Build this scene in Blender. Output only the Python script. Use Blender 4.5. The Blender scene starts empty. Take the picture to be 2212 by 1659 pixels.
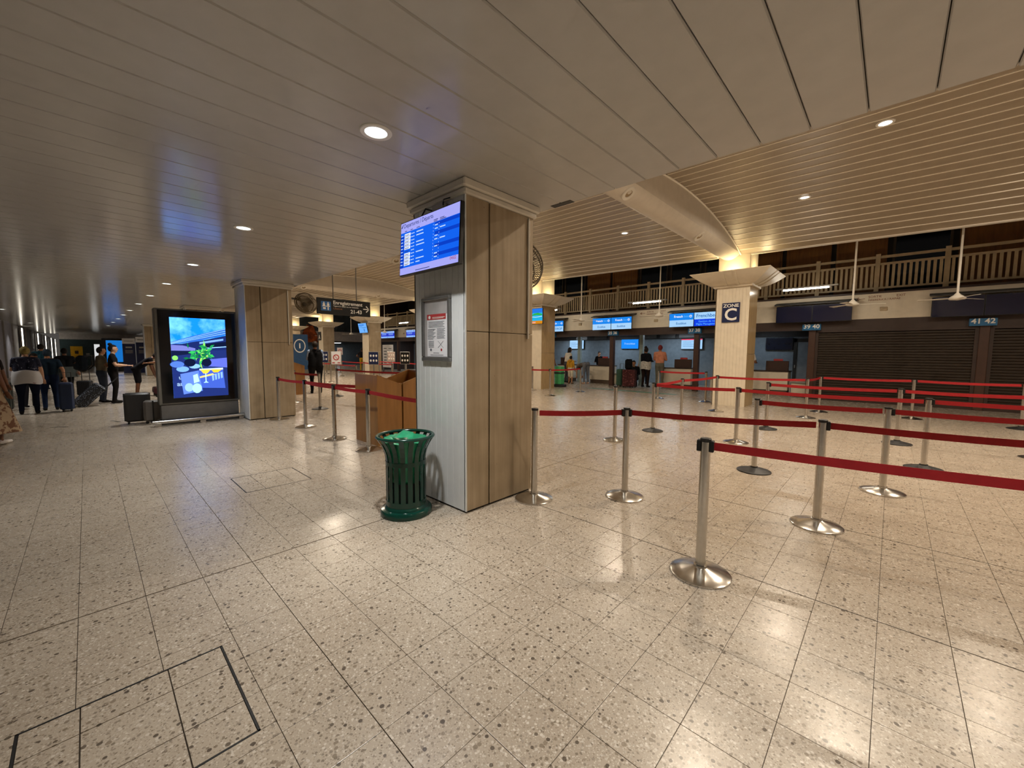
import bpy, bmesh, math, random
import numpy as np
from mathutils import Vector, Matrix
random.seed(7)
PI = math.pi
sc = bpy.context.scene
C = sc.collection

# ------------------------------------------------------------------ camera
cam = bpy.data.cameras.new('camera'); camo = bpy.data.objects.new('camera', cam); C.objects.link(camo)
cam.sensor_width = 36.0; cam.lens = 867.09 / 2212 * 36.0; cam.clip_start = 0.05; cam.clip_end = 300
pit, rol, yaw = .0791240, .0056979, .7576491
right = Vector((1, 0, 0)); fwd = Vector((0, math.cos(pit), -math.sin(pit))); up = Vector((0, math.sin(pit), math.cos(pit)))
r2 = right * math.cos(rol) + up * math.sin(rol); u2 = -right * math.sin(rol) + up * math.cos(rol)
M3 = Matrix((r2, u2, -fwd)).transposed()
camo.matrix_world = Matrix.Translation((0, 0, 1.6)) @ (Matrix.Rotation(yaw, 3, 'Z') @ M3).to_4x4()
sc.camera = camo
# ------------------------------------------------------------------ world, exposure
w = bpy.data.worlds.new('world'); sc.world = w; w.use_nodes = True
bg = w.node_tree.nodes['Background']; bg.inputs[0].default_value = (1.0, .92, .84, 1); bg.inputs[1].default_value = 0.07
sc.view_settings.view_transform = 'Standard'; sc.view_settings.look = 'None'
cy = sc.cycles; cy.max_bounces = 4; cy.diffuse_bounces = 3; cy.glossy_bounces = 2; cy.transmission_bounces = 2; cy.transparent_max_bounces = 4
cy.caustics_reflective = False; cy.caustics_refractive = False; cy.use_adaptive_sampling = True; cy.adaptive_threshold = .08; cy.adaptive_min_samples = 12; cy.light_sampling_threshold = .03
sc.view_settings.exposure = 0.0; sc.view_settings.gamma = 1.0; sc.view_settings.use_curve_mapping = False
SLAB_W = 25.5      # watt of a slab downlight
VAULT_W = 80.0     # watt of a vault downlight
UP_W = 9.0        # watt of a capital uplight
SLAB_COL = (1.0, .99, .95)
VAULT_COL = (1.0, .84, .65)
UP_COL = (1.0, .78, .42)

# ------------------------------------------------------------------ helpers
def lin(c):
    if isinstance(c, str):
        c = [int(c[i:i + 2], 16) / 255 for i in (0, 2, 4)]
    return tuple((x / 12.92 if x <= .04045 else ((x + .055) / 1.055) ** 2.4) for x in c) + (1.0,)

MATS = {}
def mat(name, col, rough=.5, metal=0.0, var=.12, scale=6.0, bump=0.0, spec=.5, stretch=None, alpha=1.0):
    """plain procedural surface: colour with a soft noise variation"""
    if name in MATS: return MATS[name]
    m = bpy.data.materials.new(name); m.use_nodes = True; nt = m.node_tree; b = nt.nodes['Principled BSDF']
    c = lin(col)
    tc = nt.nodes.new('ShaderNodeTexCoord'); no = nt.nodes.new('ShaderNodeTexNoise'); no.inputs['Scale'].default_value = scale
    no.inputs['Detail'].default_value = 4
    if stretch:
        mp = nt.nodes.new('ShaderNodeMapping'); mp.inputs['Scale'].default_value = stretch
        nt.links.new(tc.outputs['Object'], mp.inputs[0]); nt.links.new(mp.outputs[0], no.inputs['Vector'])
    else:
        nt.links.new(tc.outputs['Object'], no.inputs['Vector'])
    rp = nt.nodes.new('ShaderNodeValToRGB')
    rp.color_ramp.elements[0].position = .3; rp.color_ramp.elements[1].position = .7
    rp.color_ramp.elements[0].color = tuple(x * (1 - var) for x in c[:3]) + (1,)
    rp.color_ramp.elements[1].color = tuple(min(1, x * (1 + var)) for x in c[:3]) + (1,)
    nt.links.new(no.outputs['Fac'], rp.inputs[0]); nt.links.new(rp.outputs[0], b.inputs['Base Color'])
    b.inputs['Roughness'].default_value = rough; b.inputs['Metallic'].default_value = metal
    b.inputs['Specular IOR Level'].default_value = spec
    if bump:
        bp = nt.nodes.new('ShaderNodeBump'); bp.inputs['Strength'].default_value = bump; bp.inputs['Distance'].default_value = .01
        nt.links.new(no.outputs['Fac'], bp.inputs['Height']); nt.links.new(bp.outputs[0], b.inputs['Normal'])
    if alpha < 1: b.inputs['Alpha'].default_value = alpha
    MATS[name] = m
    return m

def emis(name, col, strength=1.0):
    if name in MATS: return MATS[name]
    m = bpy.data.materials.new(name); m.use_nodes = True; nt = m.node_tree
    nt.nodes.remove(nt.nodes['Principled BSDF'])
    e = nt.nodes.new('ShaderNodeEmission'); e.inputs[0].default_value = lin(col); e.inputs[1].default_value = strength
    nt.links.new(e.outputs[0], nt.nodes['Material Output'].inputs[0]); m.cycles.emission_sampling = 'NONE'
    MATS[name] = m
    return m

def cube_faces():
    return [(0, 3, 2, 1), (4, 5, 6, 7), (0, 1, 5, 4), (1, 2, 6, 5), (2, 3, 7, 6), (3, 0, 4, 7)]

class MB:
    def __init__(self): self.v = []; self.f = []; self.mi = []; self.cur = 0
    def add(self, vs, fs):
        o = len(self.v); self.v += [tuple(p) for p in vs]
        for q in fs: self.f.append(tuple(o + i for i in q)); self.mi.append(self.cur)
        return self
    def box(self, x0, x1, y0, y1, z0, z1):
        if x0 > x1: x0, x1 = x1, x0
        if y0 > y1: y0, y1 = y1, y0
        if z0 > z1: z0, z1 = z1, z0
        return self.add([(x0, y0, z0), (x1, y0, z0), (x1, y1, z0), (x0, y1, z0), (x0, y0, z1), (x1, y0, z1), (x1, y1, z1), (x0, y1, z1)], cube_faces())
    def bbox(self, x0, x1, y0, y1, z0, z1, b=.006):
        """box with chamfered vertical and top edges"""
        pr = [(x0 + b, y0), (x1 - b, y0), (x1, y0 + b), (x1, y1 - b), (x1 - b, y1), (x0 + b, y1), (x0, y1 - b), (x0, y0 + b)]
        cx, cy = (x0 + x1) / 2, (y0 + y1) / 2
        ins = [(cx + (p[0] - cx) * (1 - 2 * b / abs(x1 - x0)), cy + (p[1] - cy) * (1 - 2 * b / abs(y1 - y0))) for p in pr]
        rings = [[(p[0], p[1], z0) for p in ins], [(p[0], p[1], z0 + b) for p in pr], [(p[0], p[1], z1 - b) for p in pr], [(p[0], p[1], z1) for p in ins]]
        return self.loft(rings, caps=True)
    def loft(self, rings, caps=False, closed=True):
        n = len(rings[0]); vs = [p for r in rings for p in r]; fs = []
        for i in range(len(rings) - 1):
            for j in range(n if closed else n - 1):
                k = (j + 1) % n
                fs.append((i * n + j, i * n + k, (i + 1) * n + k, (i + 1) * n + j))
        if caps:
            fs.append(tuple(reversed(range(n)))); fs.append(tuple((len(rings) - 1) * n + j for j in range(n)))
        return self.add(vs, fs)
    def lathe(self, prof, n=24, c=(0, 0), cap=True):
        rings = [[(c[0] + r * math.cos(2 * PI * j / n), c[1] + r * math.sin(2 * PI * j / n), z) for j in range(n)] for r, z in prof]
        return self.loft(rings, caps=cap)
    def tube(self, pts, r, n=8, cap=True):
        pts = [Vector(p) for p in pts]; rs = r if isinstance(r, (list, tuple)) else [r] * len(pts); rings = []
        for i, p in enumerate(pts):
            d = (pts[min(i + 1, len(pts) - 1)] - pts[max(i - 1, 0)]).normalized()
            a = d.orthogonal().normalized() if i == 0 else (prev - d * prev.dot(d)).normalized()
            prev = a; b = d.cross(a)
            rings.append([tuple(p + (a * math.cos(2 * PI * j / n) + b * math.sin(2 * PI * j / n)) * rs[i]) for j in range(n)])
        return self.loft(rings, caps=cap)
    def ell(self, c, r, n=14, m=9, rot=None):
        rings = []
        for i in range(1, m):
            t = PI * i / m; rings.append([(math.sin(t) * math.cos(2 * PI * j / n), math.sin(t) * math.sin(2 * PI * j / n), -math.cos(t)) for j in range(n)])
        vs = [(0, 0, -1)] + [p for q in rings for p in q] + [(0, 0, 1)]
        fs = [(0, 1 + (j + 1) % n, 1 + j) for j in range(n)]
        for i in range(len(rings) - 1):
            for j in range(n):
                k = (j + 1) % n; fs.append((1 + i * n + j, 1 + i * n + k, 1 + (i + 1) * n + k, 1 + (i + 1) * n + j))
        L = 1 + (len(rings) - 1) * n; fs += [(L + j, L + (j + 1) % n, len(vs) - 1) for j in range(n)]
        R = rot if rot is not None else Matrix.Identity(3)
        return self.add([tuple(Vector(c) + R @ Vector((p[0] * r[0], p[1] * r[1], p[2] * r[2]))) for p in vs], fs)
    def prism(self, poly, axis, a, b):
        """extrude a 2D polygon along axis 'x','y','z' from a to b"""
        def P(p, t): return {'x': (t, p[0], p[1]), 'y': (p[0], t, p[1]), 'z': (p[0], p[1], t)}[axis]
        return self.loft([[P(p, a) for p in poly], [P(p, b) for p in poly]], caps=True)
    def move(self, off):
        self.v = [(p[0] + off[0], p[1] + off[1], p[2] + off[2]) for p in self.v]; return self
    def mesh(self, name, mats, smooth=False):
        me = bpy.data.meshes.new(name); me.from_pydata(self.v, [], self.f)
        for m in (mats if isinstance(mats, (list, tuple)) else [mats]): me.materials.append(m)
        if any(self.mi): me.polygons.foreach_set('material_index', self.mi)
        bm = bmesh.new(); bm.from_mesh(me); bmesh.ops.recalc_face_normals(bm, faces=bm.faces[:]); bm.to_mesh(me); bm.free()
        if smooth:
            me.polygons.foreach_set('use_smooth', [True] * len(me.polygons))
            try: me.set_sharp_from_angle(angle=math.radians(smooth if smooth > 1 else 40))
            except Exception: pass
        me.update(); return me
    def build(self, name, m, parent=None, world=True, smooth=False, **kw):
        if parent is not None and world:
            o = abs_loc(parent); self.move((-o[0], -o[1], -o[2]))
        return link(name, self.mesh(name, m, smooth), parent, **kw)

def abs_loc(o):
    p = Vector((0, 0, 0))
    while o is not None: p += o.location; o = o.parent
    return p
def link(name, me, parent=None, loc=None, rot=None, label=None, kind=None):
    o = bpy.data.objects.new(name, me); C.objects.link(o)
    if parent is not None: o.parent = parent
    if loc is not None: o.location = loc
    if rot is not None: o.rotation_euler = rot
    if label: o['label'] = label
    if kind: o['kind'] = kind
    return o
def tag(o, label=None, cat=None, group=None, kind=None):
    if label: o['label'] = label
    if cat: o['category'] = cat
    if group: o['group'] = group
    if kind: o['kind'] = kind
    return o
def thing(name, label, cat, loc=(0, 0, 0), rz=0.0, group=None):
    o = bpy.data.objects.new(name, None); C.objects.link(o); o.empty_display_size = .1
    o.location = loc; o.rotation_euler = (0, 0, rz)
    return tag(o, label, cat, group)
def struct(name, mb, m, smooth=False, label=None):
    o = mb.build(name, m, smooth=smooth); o['kind'] = 'structure'
    if label: o['label'] = label
    return o
FACE = {'-y': (PI / 2, 0, 0), '+x': (PI / 2, 0, PI / 2), '+y': (PI / 2, 0, PI), '-x': (PI / 2, 0, -PI / 2), 'up': (0, 0, 0)}
def text(s, size, m, parent, wloc, face='-y', align='CENTER', name='lettering', extrude=.002, bold=0.0, xs=1.0):
    cu = bpy.data.curves.new('t', 'FONT'); cu.body = s; cu.size = size; cu.align_x = align; cu.align_y = 'CENTER'; cu.extrude = extrude
    cu.offset = bold; cu.resolution_u = 3
    o = bpy.data.objects.new('t', cu); C.objects.link(o)
    dg = bpy.context.evaluated_depsgraph_get(); me = bpy.data.meshes.new_from_object(o.evaluated_get(dg))
    bpy.data.objects.remove(o); bpy.data.curves.remove(cu)
    me.materials.clear(); me.materials.append(m)
    if xs != 1.0:
        for v in me.vertices: v.co.x *= xs
    p = Vector(wloc) - (abs_loc(parent) if parent else Vector((0, 0, 0)))
    return link(name, me, parent, loc=p, rot=FACE[face])
def area(parent, wloc, size, power, col, direction=(0, 0, -1), spread=PI, name='lamp_light', sy=None, shape='DISK'):
    l = bpy.data.lights.new(name, 'AREA'); l.shape = shape; l.size = size; l.energy = power; l.color = col; l.spread = spread
    if sy: l.shape = 'RECTANGLE'; l.size_y = sy
    o = bpy.data.objects.new(name, l); C.objects.link(o); o.parent = parent
    o.location = Vector(wloc) - (abs_loc(parent) if parent else Vector((0, 0, 0)))
    o.rotation_euler = Vector(direction).to_track_quat('-Z', 'Y').to_euler()
    return o

# ------------------------------------------------------------------ materials
def terrazzo(name, joints):
    m = bpy.data.materials.new(name); m.use_nodes = True; nt = m.node_tree; N = nt.nodes; L = nt.links; b = N['Principled BSDF']
    g = N.new('ShaderNodeNewGeometry')
    def vor(scale, seed):
        mp = N.new('ShaderNodeMapping'); mp.inputs['Location'].default_value = (seed, seed * 2.3, 0); L.new(g.outputs['Position'], mp.inputs[0])
        v = N.new('ShaderNodeTexVoronoi'); v.inputs['Scale'].default_value = scale; v.feature = 'F1'; L.new(mp.outputs[0], v.inputs['Vector']); return v
    def ramp(stops, src):
        r = N.new('ShaderNodeValToRGB'); r.color_ramp.interpolation = 'LINEAR'
        while len(r.color_ramp.elements) < len(stops): r.color_ramp.elements.new(.5)
        for e, (p, c) in zip(r.color_ramp.elements, stops): e.position = p; e.color = c
        L.new(src, r.inputs[0]); return r
    def mixc(fac, a, bb):
        mx = N.new('ShaderNodeMix'); mx.data_type = 'RGBA'
        L.new(fac, mx.inputs[0])
        for s, val in ((6, a), (7, bb)):
            if hasattr(val, 'links') or hasattr(val, 'node'): L.new(val, mx.inputs[s])
            else: mx.inputs[s].default_value = val
        return mx.outputs[2]
    def mth(op, a, bb):
        q = N.new('ShaderNodeMath'); q.operation = op
        for i, val in ((0, a), (1, bb)):
            if isinstance(val, (int, float)): q.inputs[i].default_value = val
            else: L.new(val, q.inputs[i])
        return q.outputs[0]
    nb = N.new('ShaderNodeTexNoise'); nb.inputs['Scale'].default_value = 1.1; nb.inputs['Detail'].default_value = 6; L.new(g.outputs['Position'], nb.inputs['Vector'])
    base = ramp([(.3, lin('a89a89')), (.7, lin('bbae9d'))], nb.outputs['Fac']).outputs[0]
    col = base
    for scale, seed, size, keep, ca, cb in ((150, 3.1, .62, .30, '8b7d6b', 'cfc4b4'), (80, 11.7, .60, .50, '746757', 'd8cec0'), (42, 5.3, .46, .74, '40362e', '8a7c6a')):
        v = vor(scale, seed)
        sp = N.new('ShaderNodeSeparateColor'); L.new(v.outputs['Color'], sp.inputs[0])
        lim = mth('MULTIPLY', mth('GREATER_THAN', sp.outputs[0], keep), mth('ADD', mth('MULTIPLY', sp.outputs[1], size * .6), size * .4))
        inside = mth('LESS_THAN', v.outputs['Distance'], lim)
        chip = ramp([(0, lin(ca)), (1, lin(cb))], sp.outputs[2]).outputs[0]
        col = mixc(mth('MULTIPLY', inside, .85), col, chip)
    if joints:
        sx = N.new('ShaderNodeSeparateXYZ'); L.new(g.outputs['Position'], sx.inputs[0])
        f = None
        for o, off in ((sx.outputs[0], .575), (sx.outputs[1], -.78)):
            a = mth('FRACT', mth('DIVIDE', mth('ADD', o, 300 + off), .3), 0)
            e = mth('LESS_THAN', a, .012); f = e if f is None else mth('MAXIMUM', f, e)
        col = mixc(mth('MULTIPLY', f, .55), col, lin('5d5142'))
    L.new(col, b.inputs['Base Color'])
    rg = N.new('ShaderNodeTexNoise'); rg.inputs['Scale'].default_value = 7; rg.inputs['Detail'].default_value = 5; L.new(g.outputs['Position'], rg.inputs['Vector'])
    rr = N.new('ShaderNodeMapRange'); rr.inputs['To Min'].default_value = .19; rr.inputs['To Max'].default_value = .33; L.new(rg.outputs['Fac'], rr.inputs['Value'])
    L.new(rr.outputs[0], b.inputs['Roughness']); b.inputs['Specular IOR Level'].default_value = .55
    bp = N.new('ShaderNodeBump'); bp.inputs['Strength'].default_value = .06; bp.inputs['Distance'].default_value = .01
    L.new(rg.outputs['Fac'], bp.inputs['Height']); L.new(bp.outputs[0], b.inputs['Normal'])
    MATS[name] = m; return m

def concrete(name, ca, cb):
    m = bpy.data.materials.new(name); m.use_nodes = True; nt = m.node_tree; N = nt.nodes; L = nt.links; b = N['Principled BSDF']
    g = N.new('ShaderNodeNewGeometry')
    mp = N.new('ShaderNodeMapping'); mp.inputs['Scale'].default_value = (22, 22, .7); L.new(g.outputs['Position'], mp.inputs[0])
    n1 = N.new('ShaderNodeTexNoise'); n1.inputs['Scale'].default_value = 1.0; n1.inputs['Detail'].default_value = 7; L.new(mp.outputs[0], n1.inputs['Vector'])
    n2 = N.new('ShaderNodeTexNoise'); n2.inputs['Scale'].default_value = 3.0; n2.inputs['Detail'].default_value = 8; L.new(g.outputs['Position'], n2.inputs['Vector'])
    mx = N.new('ShaderNodeMix'); mx.inputs[0].default_value = .5; L.new(n1.outputs['Fac'], mx.inputs[2]); L.new(n2.outputs['Fac'], mx.inputs[3])
    r = N.new('ShaderNodeValToRGB'); r.color_ramp.elements[0].position = .26; r.color_ramp.elements[1].position = .74
    r.color_ramp.elements[0].color = lin(ca); r.color_ramp.elements[1].color = lin(cb); L.new(mx.outputs[0], r.inputs[0])
    v = N.new('ShaderNodeTexVoronoi'); v.inputs['Scale'].default_value = 9; L.new(g.outputs['Position'], v.inputs['Vector'])
    lt = N.new('ShaderNodeMath'); lt.operation = 'LESS_THAN'; lt.inputs[1].default_value = .045; L.new(v.outputs['Distance'], lt.inputs[0])
    m2 = N.new('ShaderNodeMix'); m2.data_type = 'RGBA'; m2.inputs[7].default_value = lin('4b3c28'); L.new(r.outputs[0], m2.inputs[6])
    hf = N.new('ShaderNodeMath'); hf.operation = 'MULTIPLY'; hf.inputs[1].default_value = .6; L.new(lt.outputs[0], hf.inputs[0]); L.new(hf.outputs[0], m2.inputs[0])
    L.new(m2.outputs[2], b.inputs['Base Color']); b.inputs['Roughness'].default_value = .7
    bp = N.new('ShaderNodeBump'); bp.inputs['Strength'].default_value = .25; bp.inputs['Distance'].default_value = .01
    L.new(n1.outputs['Fac'], bp.inputs['Height']); L.new(bp.outputs[0], b.inputs['Normal'])
    MATS[name] = m; return m

T_TILE = terrazzo('terrazzo_tile', False); T_FLOOR = terrazzo('terrazzo_floor', True)
CONC = concrete('board_formed_concrete', '867459', 'b5a286')
CEIL = mat('glossy_ceiling_plank', 'bab8b5', rough=.17, var=.03, spec=.22)
VAULT = mat('vault_plank', 'a39683', rough=.4, var=.05)
VRIB = mat('vault_lit_rib_and_bead', 'fbf4e6', rough=.35, var=.02)  # pale ribs paint in light caught on board lips; also the white beads
BEAM = mat('plaster_beam', 'd2cabd', rough=.6, var=.04)
WHITE = mat('white_painted_board', 'd9dcdd', rough=.35, var=.03)
CREAM = mat('cream_paint', 'e0d4be', rough=.5, var=.05)
TRIM = mat('cornice_paint', 'd8d2c6', rough=.5, var=.05)
DARK = mat('dark_gap', '1c1814', rough=.9)
BROWN = mat('dark_brown_paint', '4a2f22', rough=.45)
DBROWN = mat('brown_beam_paint', '3a2820', rough=.5)
SHUT = mat('shutter_brown', '33271c', rough=.5, metal=.1)
CHROME = mat('brushed_steel', 'c9c5be', rough=.22, metal=1.0, var=.06, scale=30)
BLACK = mat('black_plastic', '141414', rough=.4)
BLACKM = mat('black_rubber_metal', '262626', rough=.5)
RED = mat('red_webbing', 'a3121a', rough=.75, var=.08, scale=40)
GREENM = mat('green_gloss_enamel', '0b3a2f', rough=.18, var=.05)
GREENB = mat('green_liner_film', '2aa072', rough=.35, var=.15, scale=14, alpha=.9)
WOOD = mat('varnished_wood', '9c6e38', rough=.35, var=.18, scale=5, stretch=(2, 2, .3))
WOODD = mat('dark_wood', 'a06a2f', rough=.45, var=.2, stretch=(2, 2, .3))
GREY = mat('grey_metal', '77756f', rough=.4, metal=.4)
LGREY = mat('light_grey_metal', 'a8a6a2', rough=.35, metal=.5)
WALLB = mat('blue_grey_wall', '7f8b96', rough=.7)
LILAC = mat('pale_wall', 'bdb7b5', rough=.6)
NAVY = mat('navy_print', '15234f', rough=.4)
SIGNBLUE = mat('number_plate_blue', '15679a', rough=.4)
SIGNWHITE = mat('white_lettering', 'f0ede6', rough=.5, var=.02)
SIGNBLACK = mat('sign_black', '121110', rough=.5, spec=.3)
PAPER = mat('white_paper', 'e6e6ea', rough=.6, var=.02)
INK = mat('print_ink', '565b66', rough=.7)
REDINK = mat('red_print', 'b23a3c', rough=.6)
RAIL = mat('railing_paint', 'b8a380', rough=.5)
GLASSD = mat('dark_window_glass', '10151a', rough=.08, var=.05)
TEAL = mat('dark_teal_panel', '2f4348', rough=.5)
YELLOW = mat('yellow_print', 'd09a14', rough=.5)
LAMP = emis('downlight_lens_glow', 'f4fff8', 4.0)
LAMPW = emis('vault_lens_glow', 'fff6e8', 6.0)
TUBE2 = emis('office_tube_glow', 'f4f8ff', 9.0)
TUBE = emis('fluorescent_tube_glow', 'fff6e4', 55.0); TUBE.cycles.emission_sampling = 'FRONT'

# ------------------------------------------------------------------ floor: tiles
FX0, FX1, FY0, FY1 = -70.0, 6.0, -9.0, 26.0
TX0, TX1, TY0, TY1 = -7.775, 1.825, -0.72, 6.78       # tiled region built piece by piece
mb = MB()
for (a, b_, c, d) in ((FX0, TX0, FY0, FY1), (TX1, FX1, FY0, FY1), (TX0, TX1, FY0, TY0), (TX0, TX1, TY1, FY1)):
    mb.box(a, b_, c, d, -.05, 0.0)
floor = struct('floor', mb, T_FLOOR, label='glossy speckled terrazzo floor of the hall')
mb = MB(); mb.box(TX0, TX1, TY0, TY1, -.05, -.004)
mb.build('joint_bed', mat('joint_grout', '4a3f33', rough=.9), floor)
HATCH1 = (-2.56, -1.85, -.29, .42); HATCH2 = (-5.93, -5.21, 1.15, 1.86)
def cuts(lo, hi, origin, extra):
    s = {round(origin + .3 * k, 4) for k in range(-60, 60)}
    return sorted(v for v in (s | set(extra)) if lo - 1e-6 <= v <= hi + 1e-6)
xs = [v for v in cuts(TX0, TX1, -.575, [-3.45]) if not (-3.45 < v < -3.4)]
ys = cuts(TY0, TY1, .78, [TY0, TY1])
def minus(r, h):
    x0, x1, y0, y1 = r; a0, a1, b0, b1 = h
    if x1 <= a0 or x0 >= a1 or y1 <= b0 or y0 >= b1: return [r]
    out = []
    if x0 < a0: out.append((x0, a0, y0, y1))
    if x1 > a1: out.append((a1, x1, y0, y1))
    m0, m1 = max(x0, a0), min(x1, a1)
    if y0 < b0: out.append((m0, m1, y0, b0))
    if y1 > b1: out.append((m0, m1, b1, y1))
    return out
rects = []
for i in range(len(xs) - 1):
    for j in range(len(ys) - 1):
        rs = [(xs[i], xs[i + 1], ys[j], ys[j + 1])]
        for hh in (HATCH1, HATCH2): rs = [q for r in rs for q in minus(r, hh)]
        rects += [r for r in rs if r[1] - r[0] > .02 and r[3] - r[2] > .02]
MAINX, MAINY = (-3.45,), (.78, 3.18, 4.68)
def gap(v, mains):
    if abs(v - .78) < .01: return .0022
    return (.0065 if mains is MAINX else .0048) if any(abs(v - q) < .01 for q in mains) else .0014
def in_view(x, y):
    d = camo.matrix_world.inverted() @ Vector((x, y, 0))
    return d.z < -.1 and abs(d.x / -d.z) < 1.35 and abs(d.y / -d.z) < 1.02
vis = [r for r in rects if in_view((r[0] + r[1]) / 2, (r[2] + r[3]) / 2)]
vis.sort(key=lambda r: ((r[0] + r[1]) ** 2 + (r[2] + r[3]) ** 2))
own = set(vis[:300]); cache = {}
def tile_mb(mb, x0, x1, y0, y1):
    e = .0012
    o = [(x0, y0), (x1, y0), (x1, y1), (x0, y1)]; i = [(x0 + e, y0 + e), (x1 - e, y0 + e), (x1 - e, y1 - e), (x0 + e, y1 - e)]
    mb.loft([[(p[0], p[1], -.012) for p in o], [(p[0], p[1], -.0002) for p in o], [(p[0], p[1], 0) for p in i]])
    n = len(mb.v); mb.f.append((n - 4, n - 3, n - 2, n - 1)); mb.mi.append(0)
rest = MB()
for r in rects:
    x0, x1, y0, y1 = r[0] + gap(r[0], MAINX), r[1] - gap(r[1], MAINX), r[2] + gap(r[2], MAINY), r[3] - gap(r[3], MAINY)
    if r in own:
        cx, cy = (x0 + x1) / 2, (y0 + y1) / 2; hx, hy = round((x1 - x0) / 2, 4), round((y1 - y0) / 2, 4)
        if (hx, hy) not in cache:
            t = MB(); tile_mb(t, -hx, hx, -hy, hy); cache[(hx, hy)] = t.mesh('tile', T_TILE)
        link('tile', cache[(hx, hy)], floor, loc=(cx, cy, random.uniform(-.0004, .0003)))
    else: tile_mb(rest, x0, x1, y0, y1)
rest.build('tile_field', T_TILE, floor, kind='stuff')

def hatch(h, label, lines_x, lines_y):
    x0, x1, y0, y1 = h
    t = thing('access_hatch', label, 'floor hatch', ((x0 + x1) / 2, (y0 + y1) / 2, 0))
    f = MB(); e = .008
    for q in ((x0, x1, y0, y0 + e), (x0, x1, y1 - e, y1), (x0, x0 + e, y0, y1), (x1 - e, x1, y0, y1)): f.box(q[0], q[1], q[2], q[3], -.02, .0008)
    f.build('frame', BLACKM, t)
    gx = [x0 + e] + lines_x + [x1 - e]; gy = [y0 + e] + lines_y + [y1 - e]
    bed = MB().box(x0 + e, x1 - e, y0 + e, y1 - e, -.02, -.005); bed.build('tray', DARK, t)
    for i in range(len(gx) - 1):
        for j in range(len(gy) - 1):
            q = MB(); tile_mb(q, gx[i] + .0025, gx[i + 1] - .0025, gy[j] + .0025, gy[j + 1] - .0025); q.build('tile', T_TILE, t)
hatch(HATCH1, 'square tiled floor hatch with dark frame in the near left foreground', [-2.375, -2.07], [-.105, .195])
hatch(HATCH2, 'square tiled floor hatch with thin dark frame left of the green bin', [-5.6], [1.355, 1.665])

# ------------------------------------------------------------------ slab ceiling (planks run along y)
SZ = 3.2
mb = MB(); mb.box(-62, 6, -9, 3.63, SZ + .02, SZ + .9)
ceil = struct('ceiling', mb, mat('slab_core', '3a352e', rough=.9), label='low ceiling of wide glossy off-white planks')
fa = MB().box(-62, 6, 3.63, 3.66, SZ + .012, SZ + .9); fa.build('edge_fascia', BEAM, ceil)
pw = .31; cachep = None
t = MB()
e = .006
pr = [(-pw / 2 + .0025, 0.02), (-pw / 2 + .0025, .009), (-pw / 2 + .009, 0), (pw / 2 - .009, 0), (pw / 2 - .0025, .009), (pw / 2 - .0025, .02)]
t.prism(pr, 'y', -9, 3.65)
me = t.mesh('plank', CEIL)
k = 0
for i in range(-195, 22):
    x = -.52 + .31 * i + .155
    if -62 < x < 6: link('plank', me, ceil, loc=(x, 0, SZ))
# dark slot vents in the slab edge strip
for xx in (-2.69, -10.9):
    v = MB().box(xx - .13, xx + .13, 3.58, 3.66, SZ - .004, SZ + .02)
    tag(v.build('slot_vent', BLACKM), 'dark slot in the ceiling edge %s' % ('beside the monitor pillar' if xx > -5 else 'near the far wall fan'), 'vent')

# ------------------------------------------------------------------ vault (boards run along x, arch over y)
VY0, VY1 = 3.7, 13.5
def vz(y): return 5.14 - .0335 * (y - 9.2) ** 2
def tilt(x, y): return -.018 * (max(x, -12.0) + 3.5) * max(0, (y - 6) / 7.5)
ycuts = [VY1]
while ycuts[-1] > VY0 + .1:
    y = ycuts[-1]; s = math.hypot(1, -.067 * (y - 9.2)); ycuts.append(max(VY0, y - .307 / s))
vault = struct('ceiling_vault', MB().box(-46, 6, VY0, VY1, 5.3, 5.4), mat('vault_shell', '4a4438', rough=.9), label='arched ceiling of cream boards over the check-in hall')
bays = [(-3.45, 6.0), (-11.3, -4.05), (-19.1, -11.9), (-26.8, -19.7), (-34.6, -27.4), (-45.5, -35.2)]
for (bx0, bx1) in bays:
    for i in range(len(ycuts) - 1):
        ya, yb = ycuts[i + 1], ycuts[i]
        b = MB(); g_ = .024
        def V(x, y, dz): return (x, y, vz(y) + tilt(x, y) + dz)
        b.loft([[V(x, ya, .02), V(x, ya, 0), V(x, yb - g_, 0), V(x, yb - g_, .02)] for x in (bx0, bx1)], caps=True)
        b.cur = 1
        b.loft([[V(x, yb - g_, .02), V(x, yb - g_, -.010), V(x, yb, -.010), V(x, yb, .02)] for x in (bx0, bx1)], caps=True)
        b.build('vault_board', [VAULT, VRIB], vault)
    e = MB(); e.loft([[(x, VY1 - .02, vz(VY1) + tilt(x, VY1) - .03), (x, VY1 + .06, vz(VY1) + tilt(x, VY1) - .03), (x, VY1 + .06, 5.4), (x, VY1 - .02, 5.4)] for x in (bx0 - .35, bx1 + .35)], caps=True)
    e.build('end_trim', BEAM, vault)
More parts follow.
